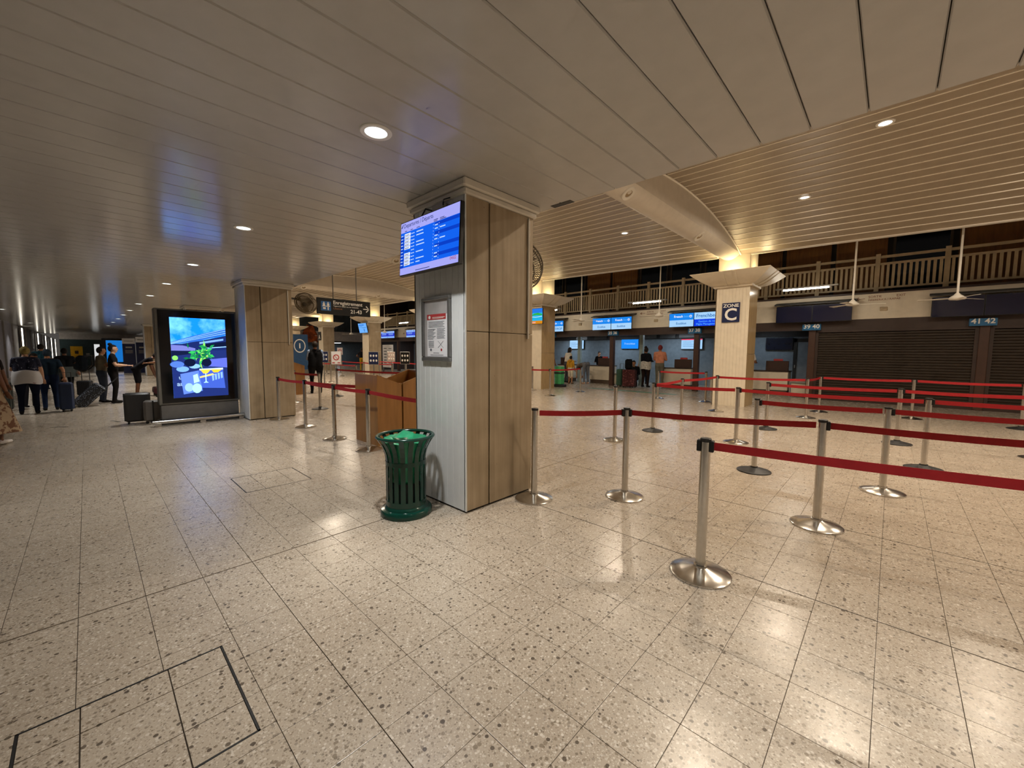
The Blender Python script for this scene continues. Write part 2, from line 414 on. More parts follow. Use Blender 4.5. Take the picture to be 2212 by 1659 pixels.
# round-bellied beams between the bays
def beam(xc, label):
    t = thing('arch_beam', label, 'beam', (xc, 3.7, 0))
    b = MB(); rings = []
    for k in range(25):
        y = 3.66 + (13.46 - 3.66) * k / 24
        sec = []
        for j in range(13):
            a = j / 12; x = -.30 + .60 * a
            sec.append((xc + x, y, 4.56 - .17 * math.sin(PI * a) ** .8 - (0 if k < 24 else 0)))
        top = max(vz(y) + tilt(xc, y), 4.58) + .06
        sec += [(xc + .30, y, top), (xc - .30, y, top)]
        rings.append(sec)
    b.loft(rings, caps=True); b.build('body', BEAM, t, smooth=35)
    for s in (-1, 1):
        q = MB(); pts = [(xc + s * .31, 3.7 + (13.45 - 3.7) * k / 24, max(vz(3.7 + (13.45 - 3.7) * k / 24) + tilt(xc, 3.7 + (13.45 - 3.7) * k / 24), 4.5) - .02) for k in range(25)]
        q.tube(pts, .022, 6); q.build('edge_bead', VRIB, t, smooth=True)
    for yy in (6.8, 10.4):
        q = MB(); q.lathe([(.07, .01), (.075, -.012), (.13, -.015), (.14, -.005), (.14, .05)], 24, cap=False); d = q.build('speaker_ring', TRIM, t, world=False, smooth=True, loc=(.155, yy - 3.7, 4.432), rot=(0, -.62, 0))
        q = MB(); q.lathe([(.0701, -.002), (.0, .006)], 20, cap=False); q.build('speaker_cone', mat('speaker_mesh', '9a8465', rough=.7), d, world=False)
beam(-3.75, 'smooth pale arch beam running to the zone C pillar'); beam(-11.6, 'smooth pale arch beam behind the hanging check-in sign')
beam(-19.4, 'pale arch beam hidden mostly behind the monitor pillar'); beam(-27.1, 'far pale arch beam above the small tilted screen'); beam(-34.9, 'farthest pale arch beam over the zone A pillar')

# ------------------------------------------------------------------ mezzanine, fascia, counters shell
FY = 17.5
fas = struct('wall_back', MB().box(-32.5, 6, FY, FY + .25, 2.74, 3.54), CREAM, label='cream fascia band above the check-in counters')
MB().box(-32.5, 6, FY - .03, FY + .1, 3.54, 3.60).build('ledge', DBROWN, fas)
MB().box(-32.5, 6, FY + .02, FY + .25, 2.42, 2.74).build('brown_beam', DBROWN, fas)
struct('floor_mezzanine', MB().box(-32.5, 6, FY + .1, 21.4, 3.45, 3.58), DBROWN, label='mezzanine floor behind the railing')
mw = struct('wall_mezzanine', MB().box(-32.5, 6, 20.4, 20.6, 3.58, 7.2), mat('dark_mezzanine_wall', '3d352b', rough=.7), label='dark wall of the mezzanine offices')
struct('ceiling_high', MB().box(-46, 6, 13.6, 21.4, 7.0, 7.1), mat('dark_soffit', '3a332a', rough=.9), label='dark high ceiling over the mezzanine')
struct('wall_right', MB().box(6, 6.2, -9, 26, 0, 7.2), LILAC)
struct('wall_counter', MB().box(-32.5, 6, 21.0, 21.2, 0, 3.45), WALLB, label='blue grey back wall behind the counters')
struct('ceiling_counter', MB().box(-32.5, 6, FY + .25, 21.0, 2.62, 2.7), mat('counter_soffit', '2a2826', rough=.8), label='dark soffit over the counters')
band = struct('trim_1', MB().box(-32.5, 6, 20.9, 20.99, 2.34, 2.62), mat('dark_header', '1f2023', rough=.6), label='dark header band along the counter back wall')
for x in (-13.9, -12.6, -9.6, -8.6, -7.6, -6.7):
    MB().box(x - .4, x + .4, 20.87, 20.9, 2.38, 2.58).build('clerestory_pane', mat('clerestory_grey', '55585a', rough=.3), band)
# mezzanine windows and doors
wi = 0
for x in np.arange(-31.0, 5.5, 1.62):
    wi += 1
    dr = wi in (12, 13, 17, 18, 19, 21)
    nm = ('door_%d' if dr else 'window_%d') % wi
    f = MB()
    for q in ((x, x + .07, 3.58, 6.2), (x + 1.4, x + 1.47, 3.58, 6.2), (x, x + 1.47, 6.13, 6.2)): f.box(q[0], q[1], 20.30, 20.4, q[2], q[3])
    o = struct(nm, f, mat('mezz_frame', '5b4c38', rough=.5) if not dr else WOODD, label='mezzanine %s in the dark wall' % ('wooden door' if dr else 'window'))
    MB().box(x + .07, x + 1.4, 20.34, 20.38, 3.62, 6.13).build('door_leaf' if dr else 'pane', WOODD if dr else GLASSD, o)
# railing spans
def railing(x0, x1, i, lab):
    t = thing('balcony_railing', lab, 'railing', ((x0 + x1) / 2, 18.0, 3.58), group='mezzanine railing spans')
    MB().box(x0 - .06, x0 + .06, 17.95, 18.05, 3.58, 4.86).build('post', RAIL, t)
    MB().box(x0 + .06, x1 - .06, 17.97, 18.03, 4.72, 4.80).build('top_rail', RAIL, t)
    MB().box(x0 + .06, x1 - .06, 17.975, 18.025, 4.50, 4.57).build('middle_rail', RAIL, t)
    MB().box(x0 + .06, x1 - .06, 17.975, 18.025, 3.74, 3.80).build('bottom_rail', RAIL, t)
    me = railing.me
    n = 11
    for k in range(n):
        link('baluster', me, t, loc=(x0 + .06 + (x1 - x0 - .12) * (k + .5) / n - (x0 + x1) / 2, 0, 0))
railing.me = MB().box(-.035, .035, -.015, .015, .20, .95).mesh('baluster', RAIL)
rx = [-33.4 + 1.565 * k for k in range(26)]
ORD = 'first second third fourth fifth sixth seventh eighth ninth tenth eleventh twelfth thirteenth fourteenth fifteenth sixteenth seventeenth eighteenth nineteenth twentieth twenty-first twenty-second twenty-third twenty-fourth twenty-fifth'.split()
for k in range(25):
    railing(rx[k], rx[k + 1], k, 'beige mezzanine railing span, %s from the right end' % ORD[24 - k])

# brown posts, counters
for i, (x, l) in enumerate([(-29.5, 'beside the white notice board far left'), (-25.6, 'below the far blue displays'), (-21.7, 'behind the person in white at the far counters'), (-17.8, 'hidden by the monitor pillar'), (-13.9, 'beside the person with rucksack'), (-9.95, 'between the seated clerk and the green suitcase'), (-6.0, 'left of the zone C pillar'), (-2.1, 'at the left end of the closed shutter'), (1.85, 'between the two closed shutters')]):
    p = MB().bbox(x - .1, x + .1, FY + .02, FY + .22, 0, 2.44, .01)
    tag(p.build('counter_post', BROWN), 'dark brown square post %s' % l, 'post')
for x, l in ((-12.55, 'beside the woman in white'), (-8.95, 'beside the crouching traveller')):
    p = MB().bbox(x - .09, x + .09, 18.6, 18.78, 0, 2.62, .01)
    tag(p.build('steel_post', mat('pale_post', '9fb0ae', rough=.4)), 'slim pale grey post %s' % l, 'post')

def counter(xc, label, cat='counter', w_=1.25):
    t = thing('checkin_counter', label, cat, (xc, 18.7, 0))
    MB().bbox(xc - w_ / 2, xc + w_ / 2, 18.4, 19.0, .18, .90, .01).build('body', CREAM, t)
    MB().box(xc - w_ / 2 + .03, xc + w_ / 2 - .03, 18.44, 18.96, 0, .18).build('plinth', mat('plinth_brown', '5a4a3a'), t)
    MB().bbox(xc - w_ / 2 - .03, xc + w_ / 2 + .03, 18.36, 19.03, .90, .94, .008).build('worktop', DBROWN, t)
    MB().bbox(xc + w_ / 2 - .75, xc + w_ / 2, 18.42, 18.5, .94, 1.32, .008).build('screen_hood', mat('hood_brown', '3b241b', rough=.4), t)
    MB().bbox(xc + w_ / 2 - .5, xc + w_ / 2 - .2, 18.44, 18.5, 1.32, 1.40, .005).build('card_holder', REDINK, t)
counter(-11.1, 'cream check-in counter with brown hood left of post 35 36'); counter(-7.1, 'cream check-in counter beside the man in a pink shirt')
counter(-3.5, 'cream check-in counter just right of the zone C pillar'); counter(-15.2, 'cream check-in counter behind the left tray pillar'); counter(-13.35, 'cream check-in counter under the white wall screen', w_=.9)
for x, l in ((-9.7, 'by the red suitcase'), (-5.2, 'behind the zone C pillar'), (-2.35, 'left of the closed shutter')):
    t = thing('luggage_scale', 'low grey luggage belt with pale top %s' % l, 'luggage scale', (x, 18.4, 0))
    MB().bbox(x - .4, x + .4, 18.0, 18.9, .52, .60, .01).build('belt_top', LGREY, t)
    MB().bbox(x - .36, x + .36, 18.06, 18.86, .05, .52, .01).build('body', CREAM, t)
    for sx in (-1, 1): MB().tube([(x + sx * .39, 18.02, 0), (x + sx * .39, 18.02, .56)], .018, 8).build('guard_leg', LGREY, t)
# shutters
def shutter(x0, x1, label):
    t = thing('roller_shutter', label, 'shutter', ((x0 + x1) / 2, 17.62, 0))
    b = MB(); rings = []
    n = 28
    sec = []
    for k in range(n):
        z0 = .1 + (2.42 - .1) * k / n; dz = (2.42 - .1) / n
        sec += [(17.62, z0), (17.60, z0 + dz * .25), (17.60, z0 + dz * .7), (17.62, z0 + dz * .95)]
    for x in (x0, x1): rings.append([(x, y, z) for y, z in sec] + [(x, 17.66, 2.42), (x, 17.66, .1)])
    b.loft(rings, caps=True); b.build('slat_curtain', SHUT, t)
    MB().box(x0, x1, 17.58, 17.66, 0, .1).build('bottom_bar', DBROWN, t)
    for xx in (x0, x1): MB().box(xx - .04, xx + .04, 17.56, 17.68, 0, 2.42).build('guide_rail', DBROWN, t)
    MB().box(x0, x1, 17.53, 17.62, 2.34, 2.42).build('housing', DBROWN, t)
shutter(-1.96, 1.71, 'closed dark brown roller shutter between signs 39 40 and 41 42'); shutter(1.99, 5.8, 'closed dark brown roller shutter at the right edge')

# number plates and displays
SCR_BLUE = emis('screen_blue', '1d86ee', 1.0); SCR_PALE = emis('screen_pale_blue', 'a8d4fb', 1.0); SCR_DEEP = emis('screen_deep_blue', '1440e6', 1.0)
SCR_W = emis('screen_white', 'eef6ff', 1.0); SCR_TXT = emis('screen_text_blue', '2a6fb4', 1.0); SCR_TXT2 = emis('screen_text_pale', '5fb6ff', 1.0)
SCR_RED = emis('screen_red', 'e23a5a', 1.0); SCR_LILAC = emis('screen_lilac', 'a9aaf8', 1.0)
OFF = mat('switched_off_screen', '161a3a', rough=.12, var=.05)
BEZ = mat('display_bezel', '0d0f14', rough=.35)
def plate(x, s, w_=.52):
    t = thing('number_plate', 'blue counter number plate reading %s, %s' % (s, {'33': 'half behind the left tray pillar', '35': 'between two lit display pairs', '37': 'left of the zone C pillar', '39': 'right of the zone C pillar', '41': 'rightmost of all'}[s[:2]]), 'sign', (x, 17.42, 2.52))
    pl_ = MB().box(x - w_ / 2, x + w_ / 2, 17.40, 17.52, 2.42, 2.63).build('plate', SIGNBLUE, t)
    text(s, .20, SIGNWHITE, pl_, (x, 17.397, 2.545), bold=.004)
for x, s in ((-13.55, '33 34'), (-9.83, '35 36'), (-6.05, '37 38'), (-2.12, '39 40'), (1.79, '41 42')): plate(x, s)
def display(x0, x1, kind, label, y=17.2, z0=2.69, z1=3.27):
    t = thing('counter_display', label, 'screen', ((x0 + x1) / 2, y, z0))
    xc = (x0 + x1) / 2; w_ = x1 - x0
    MB().bbox(x0, x1, y, y + .06, z0, z1, .006).build('bezel', BEZ, t)
    MB().box(xc - .05, xc + .05, y + .06, FY - .035, (z0 + z1) / 2 - .05, (z0 + z1) / 2 + .05).build('wall_bracket', BLACKM, t)
    zm = (z0 + z1) / 2; e = .015
    def pan(nm, a, b_, m): MB().box(x0 + e, x1 - e, y - .004, y, a, b_).build(nm, m, t)
    if kind == 'off': MB().box(x0 + e, x1 - e, y - .004, y, z0 + e, z1 - e).build('dark_panel', OFF, t); return t
    if kind in ('eco', 'bag', 'eco_blank'):
        pan('upper_panel', zm, z1 - e, SCR_BLUE); pan('lower_panel', z0 + e, zm, SCR_PALE)
        text('French', .135, SCR_W, t, (xc - .12, y - .006, zm + .145), align='RIGHT' if False else 'CENTER', bold=.002)
        text('bee', .135, SCR_TXT2, t, (xc + .21, y - .006, zm + .145))
        r = MB(); n = 20
        r.loft([[(xc + .38 + R * math.cos(2 * PI * j / n), y - .006, zm + .145 + R * math.sin(2 * PI * j / n)) for j in range(n)] for R in (.055, .036)]); r.build('round_mark', SCR_W, t)
        d = MB().box(xc + .365, xc + .40, y - .0065, y - .0055, zm + .14, zm + .16); d.build('mark_bar', SCR_W, t)
        text('Ecoblue' if kind != 'bag' else 'BAG DROP', .135 if kind != 'bag' else .17, SCR_TXT, t, (xc, y - .006, z0 + .15), bold=.001)
    if kind == 'gest':
        pan('upper_panel', zm, z1 - e, SCR_PALE); pan('lower_panel', z0 + e, zm, SCR_DEEP)
        text('Frenchbee', .19, SCR_TXT, t, (xc - .02, y - .006, zm + .135), bold=.002)
        text('Gestion de vol', .11, SCR_TXT2, t, (xc, y - .006, z0 + .20)); text('Flight Management', .11, SCR_TXT2, t, (xc, y - .006, z0 + .09))
    if kind == 'band':
        MB().box(x0 + e, x1 - e, y - .004, y, z0 + e, z1 - e).build('panel', emis('screen_sky', '8db7ff', 1.0), t)
        MB().box(x0 + e, x1 - e, y - .006, y - .004, z0 + .15, z1 - .17).build('deep_band', emis('screen_indigo', '2836c8', 1.0), t)
        q = MB()
        for k in range(2): q.box(x0 + .15, x1 - .2, y - .008, y - .006, zm - .03 + .08 * k, zm - .005 + .08 * k)
        q.build('text_lines', SCR_PALE, t)
    return t
def hood(x0, x1):
    t = MB(); t.prism([(17.12, 3.34), (17.465, 3.42), (17.465, 3.36), (17.12, 3.30)], 'x', x0, x1); return t
def pair(xa, xm, xb, ka, kb, la, lb, hl):
    display(xa, xm, ka, la); display(xm, xb, kb, lb)
    tag(hood(xa - .05, xb + .1).build('display_hood', BLACKM), hl, 'hood')
pair(-14.6, -13.6, -12.59, 'eco', 'bag', 'blue airline display hidden behind the left tray pillar', 'blue display reading BAG DROP beside the left tray pillar', 'dark hood over the displays beside the left tray pillar')
pair(-10.84, -9.82, -8.76, 'eco', 'eco', 'left airline display over the bending traveller and seated clerk', 'right airline display over the post of plate 35 36', 'dark hood over the displays above the seated clerk')
pair(-7.04, -6.02, -5.0, 'eco', 'gest', 'blue and pale airline display over the man in the pink shirt', 'pale and deep blue display cut by the zone C pillar', 'dark hood over the displays left of the zone C pillar')
pair(-3.15, -2.1, -1.05, 'off', 'off', 'switched-off dark display nearest the zone C pillar', 'switched-off dark display left of the fan by the painted arrow', 'dark hood over the displays right of the zone C pillar')
pair(.74, 1.77, 2.82, 'off', 'off', 'switched-off dark display directly behind the rightmost fan', 'switched-off dark display cut by the right picture edge', 'dark hood over the displays at the right picture edge')
pair(-31.55, -30.48, -29.4, 'band', 'band', 'far blue display, left of the pair by the tilted screen', 'far blue display, right of the pair by the tilted screen', 'dark hood over the far pair of blue displays')
pair(-27.65, -26.6, -25.5, 'band', 'band', 'far blue display next to the monitor pillar edge', 'far blue display half behind the monitor pillar', 'dark hood over the far blue displays beside the monitor pillar')
# printed directions on the fascia, small vents
PRINT = mat('red_brown_print', '8a5540', rough=.7)
for x in (-8.05, -.55):
    t = thing('painted_direction', 'red painted exit arrow and words on the cream fascia %s' % ('left of the zone C pillar' if x < -5 else 'between two ceiling fans'), 'painted sign', (x, FY - .004, 3.36))
    a = MB().box(x - .45, x - .22, FY - .006, FY, 3.385, 3.40)
    a.add([(x - .46, FY - .006, 3.392), (x - .38, FY - .006, 3.445), (x - .36, FY - .006, 3.43), (x - .42, FY - .006, 3.392), (x - .36, FY - .006, 3.355), (x - .38, FY - .006, 3.34)], [(0, 1, 2, 3), (0, 3, 4, 5)]); a.build('arrow', PRINT, t)
    text('SORTIE', .10, PRINT, t, (x - .14, FY - .004, 3.44), align='LEFT'); text('EXIT', .10, PRINT, t, (x + .52, FY - .004, 3.44), align='LEFT')
    text("HAERERA'A I RAPAE", .085, PRINT, t, (x - .14, FY - .004, 3.34), align='LEFT')
for x, l in ((-11.75, 'beside the left tray pillar'), (-7.75, 'below the left painted arrow'), (-.3, 'below the right painted arrow'), (-28.5, 'on the far left fascia')):
    v = MB().bbox(x - .09, x + .09, FY - .03, FY, 2.98, 3.10, .01)
    for k in range(3): v.box(x - .07, x + .07, FY - .036, FY - .03, 3.0 + .03 * k, 3.012 + .03 * k)
    tag(v.build('wall_vent', mat('vent_beige', 'bda887')), 'small beige louvre vent on the fascia %s' % l, 'vent')
# back wall screens
def wall_screen(x0, x1, z0, z1, kind, label, y=20.9):
    t = thing('wall_screen', label, 'screen', ((x0 + x1) / 2, y, z0))
    MB().bbox(x0, x1, y, y + .07, z0, z1, .006).build('bezel', BEZ, t)
    m = {'white': SCR_PALE, 'blue': emis('screen_bright_blue', '1f8dff', 1.0), 'off': mat('off_navy', '101a30', rough=.2)}[kind]
    MB().box(x0 + .015, x1 - .015, y - .004, y, z0 + .015, z1 - .015).build('panel', m, t)
    if kind == 'white':
        q = MB()
        for k in range(5): q.box(x0 + .1, x0 + .1 + (x1 - x0) * random.uniform(.3, .7), y - .006, y - .004, z1 - .16 - k * .06, z1 - .15 - k * .06)
        q.build('text_lines', SCR_TXT, t)
    if kind == 'blue': text('Frenchbee', .15, SCR_PALE, t, ((x0 + x1) / 2, y - .006, (z0 + z1) / 2 + .02))
    return t
wall_screen(-14.8, -13.75, 1.82, 2.36, 'white', 'pale lit wall screen behind the woman in white')
wall_screen(-11.25, -10.2, 1.82, 2.36, 'blue', 'bright blue wall screen left of the pale grey post')
s = wall_screen(-7.9, -6.85, 1.80, 2.33, 'white', 'pale lit wall screen with red top behind post 37 38')
MB().box(-7.885, -6.865, 20.893, 20.896, 2.26, 2.315).build('red_strip', SCR_RED, s)
for zz, cc in ((2.1, '18a5b8'), (1.95, 'b04a80')):
    MB().lathe([(.04, 0), (.04, .004)], 14).build('dot', emis('dot' + cc, cc, 1.0), s, world=False, loc=(.33, -.006, zz - 1.80), rot=(PI / 2, 0, 0))
wall_screen(-4.16, -3.15, 1.76, 2.30, 'off', 'switched-off navy wall screen right of the zone C pillar')
d = MB()
for q in ((-3.12, -3.0, 0, 2.25), (-2.2, -2.08, 0, 2.25), (-3.12, -2.08, 2.1, 2.25)): d.box(q[0], q[1], 20.9, 21.0, q[2], q[3])
dd = struct('door_1', d, BLACKM, label='dark framed office door behind counter 39')
MB().box(-3.0, -2.2, 20.93, 20.97, 0, 2.1).build('door_leaf', mat('door_grey', '808a94', rough=.5), dd)
MB().box(-3.06, -3.03, 20.86, 20.9, 1.0, 1.12).build('handle', LGREY, dd)
# office tubes behind the counters, cool light
for x in (-14.5, -11.2, -8.0, -4.2, -21.5, -26.0, -30.0):
    t = thing('office_light', 'small cool tube light under the counter soffit at %s' % {-14.5: 'the far left counter', -11.2: 'the seated clerk', -8.0: 'the man in pink', -4.2: 'the switched-off wall screen', -21.5: 'the counter beyond the monitor pillar', -26.0: 'the far blue displays', -30.0: 'the far white notice board'}[x], 'light', (x, 19.9, 2.6))
    MB().box(x - .62, x + .62, 19.84, 19.96, 2.57, 2.62).build('housing', LGREY, t)
    MB().tube([(x - .58, 19.9, 2.55), (x + .58, 19.9, 2.55)], .016, 8).build('tube', TUBE2, t)
    area(t, (x, 19.9, 2.53), 1.1, 22.0 if x < -5 else 10.0, (.72, .88, 1.0), sy=.08)

# ------------------------------------------------------------------ pillars
def slab_pillar(x1, label, detail):
    x0 = x1 - .86; y0, y1 = 2.5, 3.48
    t = thing('pillar', label, 'pillar', ((x0 + x1) / 2, (y0 + y1) / 2, 0))
    MB().box(x0 + .02, x1 - .02, y0 + .02, y1 - .02, 0, SZ).build('core', DARK, t)
    zj = 1.80
    for (a, b_) in ((y0, y0 + .305), (y0 + .32, y1)):
        for (c, d) in ((.02, zj - .003), (zj + .003, 3.07)):
            MB().bbox(x1 - .03, x1, a, b_, c, d, .004).build('concrete_panel', CONC, t)
    MB().box(x0, x1 - .03, y1 - .02, y1, 0, 3.07).build('concrete_panel', CONC, t)
    MB().box(x0, x0 + .02, y0, y1, 0, 3.07).build('concrete_panel', CONC, t)
    n = 9 if detail else 5
    for k in range(n):
        a = x0 + (x1 - .012 - x0) * k / n; b_ = x0 + (x1 - .012 - x0) * (k + 1) / n
        q = MB(); g = .004
        q.loft([[(a + .0006, y0 + .02, z), (a + .0006, y0 + g, z), (a + g, y0, z), (b_ - g, y0, z), (b_ - .0006, y0 + g, z), (b_ - .0006, y0 + .02, z)] for z in (.02, 3.07)], caps=True)
        q.build('white_board', WHITE, t)
    MB().box(x1 - .014, x1 + .002, y0 - .003, y0 + .012, .02, 3.07).build('corner_strip', WHITE, t)
    for (o, z0, z1) in ((.03, 3.07, 3.125), (.055, 3.125, SZ + .002)):
        f = MB()
        f.bbox(x0 - o, x1 + o, y0 - o, y1 + o, z0, z1, .012); f.build('cornice', TRIM, t)
    if detail:
        MB().tube([(x1 + .012, y1 - .09, 1.75), (x1 + .012, y1 - .09, 3.05)], .012, 8).build('conduit', TRIM, t)
slab_pillar(-2.98, 'large pillar with white board front, concrete side and the blue monitor', True)
slab_pillar(-10.66, 'concrete pillar beside the tall advertising screen', True)
slab_pillar(-18.35, 'concrete pillar partly hidden behind the advertising screen', False)
slab_pillar(-26.0, 'far concrete pillar, second behind the advertising screen', False)
slab_pillar(-33.7, 'farthest concrete pillar seen left of the advertising screen', False)

def tray_pillar(x1, label, detail, conc_side=False):
    x0 = x1 - .92; y0, y1 = 13.45, 14.38; xc, yc = (x0 + x1) / 2, (y0 + y1) / 2
    t = thing('tray_pillar', label, 'pillar', (xc, yc, 0))
    MB().box(x0 + .02, x1 - .02, y0 + .02, y1, 0, 3.6).build('core', CREAM, t)
    n = 10 if detail else 4
    for k in range(n):
        a = x0 + .92 * k / n; b_ = x0 + .92 * (k + 1) / n; g = .004; q = MB()
        q.loft([[(a + .0006, y0 + .02, z), (a + .0006, y0 + g, z), (a + g, y0, z), (b_ - g, y0, z), (b_ - .0006, y0 + g, z), (b_ - .0006, y0 + .02, z)] for z in (0, 3.6)], caps=True)
        q.build('cream_board', CREAM, t)
    sm = CONC if conc_side else mat('varnished_concrete', 'b59a70', rough=.18, var=.15, stretch=(6, 6, .6))
    for c, d in ((0, 1.57), (1.58, 3.6)): MB().box(x1 - .02, x1, y0 + .01, y1, c, d).build('side_panel', sm, t)
    MB().box(x0, x0 + .02, y0, y1, 0, 3.6).build('side_panel', sm, t)
    MB().bbox(x0 - .07, x1 + .07, y0 - .07, y1 + .07, 3.58, 3.66, .01).build('cap_plate', CREAM, t)
    MB().bbox(x0 + .03, x1 - .03, y0 + .02, y1 - .02, 3.66, 5.3, .01).build('neck', CREAM, t)
    for (ax, s) in (('y', -1), ('y', 1), ('x', -1), ('x', 1)):
        q = MB(); ring_o = []; ring_i = []
        pts = []
        for k in range(9):
            u = k / 8; pts.append((.50 + .57 * u, 3.64 + .34 * u ** 1.55))
        pts = pts + [(p[0] - .012, p[1] + .014) for p in reversed(pts)]
        def W(sv, off, z):
            return (xc + off * sv, yc + s * off, z) if ax == 'y' else (xc + s * off, yc + off * sv, z)
        rings = [[W(sv, p[0], p[1]) for p in pts] for sv in (-1.0, -.5, 0, .5, 1.0)]
        q.loft(rings, caps=True); q.build('tray_panel', TRIM if False else CREAM, t, smooth=50)
        for o in (-.16, .16):
            q = MB(); pp = [(.52 + .55 * (k / 6), 3.625 + .34 * (k / 6) ** 1.55) for k in range(7)]
            def W2(off, z, d):
                return (xc + d, yc + s * off, z) if ax == 'y' else (xc + s * off, yc + d, z)
            q.loft([[W2(a, z, o - .04), W2(a, z, o + .04), W2(a, z + .014, o + .04), W2(a, z + .014, o - .04)] for a, z in pp], caps=True)
            q.build('tray_strap', CREAM, t)
    for sx, sy in ((0, -1), (1, 0), (-1, 0)):
        f = MB(); px, py = xc + sx * .68, yc + sy * .68
        f.bbox(px - .09, px + .09, py - .09, py + .09, 3.76, 3.84, .01); o = f.build('uplight', BLACKM, t)
        area(t, (px, py, 3.86), .16, UP_W, UP_COL, direction=(-sx * .15, -sy * .15, 1), spread=math.radians(150), name='uplight_lamp')
    return t
tray_pillar(-3.15, 'cream pillar with flared tray and the ZONE C sign', True)
tray_pillar(-11.0, 'cream pillar with flared tray behind the monitor pillar edge', True)
tray_pillar(-18.8, 'tray pillar hidden behind the monitor pillar', False, True)
tray_pillar(-26.4, 'far tray pillar with the small tilted screen', False, True)
tray_pillar(-34.2, 'far tray pillar with the ZONE A sign', False, True)
tray_pillar(-42.0, 'farthest tray pillar next to the left concrete pillar', False, True)
t = thing('zone_sign', 'navy ZONE C sign on the cream pillar', 'sign', (-3.63, 13.43, 2.83))
MB().box(-3.87, -3.39, 13.42, 13.445, 2.54, 3.12).build('plate', NAVY, t)
t = t.children[0]
text('ZONE', .135, SIGNWHITE, t, (-3.63, 13.417, 3.03), bold=.003, xs=1.15); text('C', .50, SIGNWHITE, t, (-3.63, 13.417, 2.755), bold=.010)
t = thing('zone_sign', 'dark ZONE A sign on the far pillar', 'sign', (-35.0, 13.43, 2.8))
MB().box(-35.15, -34.55, 13.42, 13.445, 2.5, 3.2).build('plate', SIGNBLACK, t)
text('A', .5, SIGNWHITE, t, (-34.85, 13.415, 2.75), bold=.012)
def tv(x0, x1, z0, z1, y, label, kind, tiltx=0):
    xc, zc = (x0 + x1) / 2, (z0 + z1) / 2; hw, hh = (x1 - x0) / 2, (z1 - z0) / 2
    t = thing('pillar_screen', label, 'screen', (xc, y, zc)); t.rotation_euler = (tiltx, 0, 0)
    MB().bbox(-hw, hw, 0, .05, -hh, hh, .006).build('bezel', BEZ, t, world=False)
    MB().box(-.08, .08, .05, .2, -.06, .06).build('bracket', BLACKM, t, world=False)
    def P(nm, a, b_, c, d, col, off=.004): MB().box(-hw + .015 + a * (2 * hw - .03), -hw + .015 + b_ * (2 * hw - .03), -off, -off + .003, -hh + .015 + c * (2 * hh - .03), -hh + .015 + d * (2 * hh - .03)).build(nm, emis('scr_' + col, col, 1.0), t, world=False)
    if kind == 'lagoon':
        P('sky', 0, 1, .72, 1, '2a7be8'); P('sea', 0, 1, .2, .72, '28b6e6'); P('ground', 0, 1, 0, .2, 'd98a1c')
        q = MB(); q.add([(-hw + .02, -.006, .02), (-.1, -.006, .12), (.1, -.006, .14), (hw - .03, -.006, .08), (hw - .03, -.006, .02), (0, -.006, .05)], [(0, 5, 1), (1, 5, 2), (2, 5, 4, 3)]); q.build('island', emis('scr_island', '36b04a', 1.0), t, world=False)
        q = MB(); q.add([(-hw + .02, -.006, -.02), (0, -.006, -.05), (hw - .03, -.006, -.02), (hw - .03, -.006, 0), (0, -.006, -.03), (-hw + .02, -.006, .0)], [(0, 1, 4, 5), (1, 2, 3, 4)]); q.build('surf', SCR_W, t, world=False)
        P('caption', .05, .45, .05, .13, 'f0a8a0', .006)
    else:
        P('panel', 0, 1, 0, 1, '6fb2ff'); P('heading', .1, .7, .78, .86, '1d6ad0', .006); P('line', .1, .5, .62, .66, '2a6fb4', .006); P('line', .4, .9, .52, .56, '2a6fb4', .006); P('figure', .6, .66, .12, .42, '2a4f90', .006)
    return t
tv(-11.44, -10.74, 2.79, 3.46, 13.2, 'small screen showing a bright lagoon on the tray pillar', 'lagoon')
o = tv(-27.3, -26.1, 2.86, 3.54, 13.2, 'small pale blue tilted screen on the far pillar', 'pale', math.radians(12))

# ------------------------------------------------------------------ lamps
def downlight(x, y, z, label, power, col, m, sx=1.0):
    t = thing('downlight', label, 'downlight', (x, y, z), group='recessed downlights')
    q = MB(); q.lathe([(.076, .004), (.080, -.008), (.108, -.010), (.114, -.004), (.114, .012)], 32, cap=False); rg_ = q.build('trim_ring', mat('lamp_trim', 'e8e6e0', rough=.3, var=.02), t, world=False, smooth=True)
    q = MB(); q.lathe([(.079, -.004), (0.0, -.002)], 28, cap=False); q.build('lens', m, rg_, world=False)
    area(t, (x, y, z - .012), .15, power, col, spread=math.radians(104 if z < 3.5 else 168))
sx_ = [-2.84, -6.26, -9.6, -12.8, -15.95, -19.1, -22.5, -25.6, -29, -33, -38]
ords = ['nearest the monitor pillar', 'second from the monitor pillar', 'third from the monitor pillar', 'fourth from the monitor pillar', 'fifth from the monitor pillar', 'sixth from the monitor pillar', 'seventh from the monitor pillar', 'eighth from the monitor pillar', 'ninth from the monitor pillar', 'tenth from the monitor pillar', 'eleventh from the monitor pillar']
for x, l in zip(sx_, ords):
    downlight(x, 1.54 + (x + 2.84) * .013, SZ, 'round recessed ceiling downlight, ' + l, SLAB_W, SLAB_COL, LAMP)
for x, l in ((.55, 'just right of the camera'), (3.9, 'far right of the camera')): downlight(x, 1.54, SZ, 'round recessed ceiling downlight ' + l, SLAB_W, SLAB_COL, LAMP)
for x, l in ((-38, 'far left near the light columns'), (-26, 'at the left edge of the photo'), (-16, 'outside the left edge'), (-6, 'behind the camera on the left'), (1, 'behind the camera')): downlight(x, -2.25, SZ, 'round recessed ceiling downlight ' + l, SLAB_W * .6, SLAB_COL, LAMP)
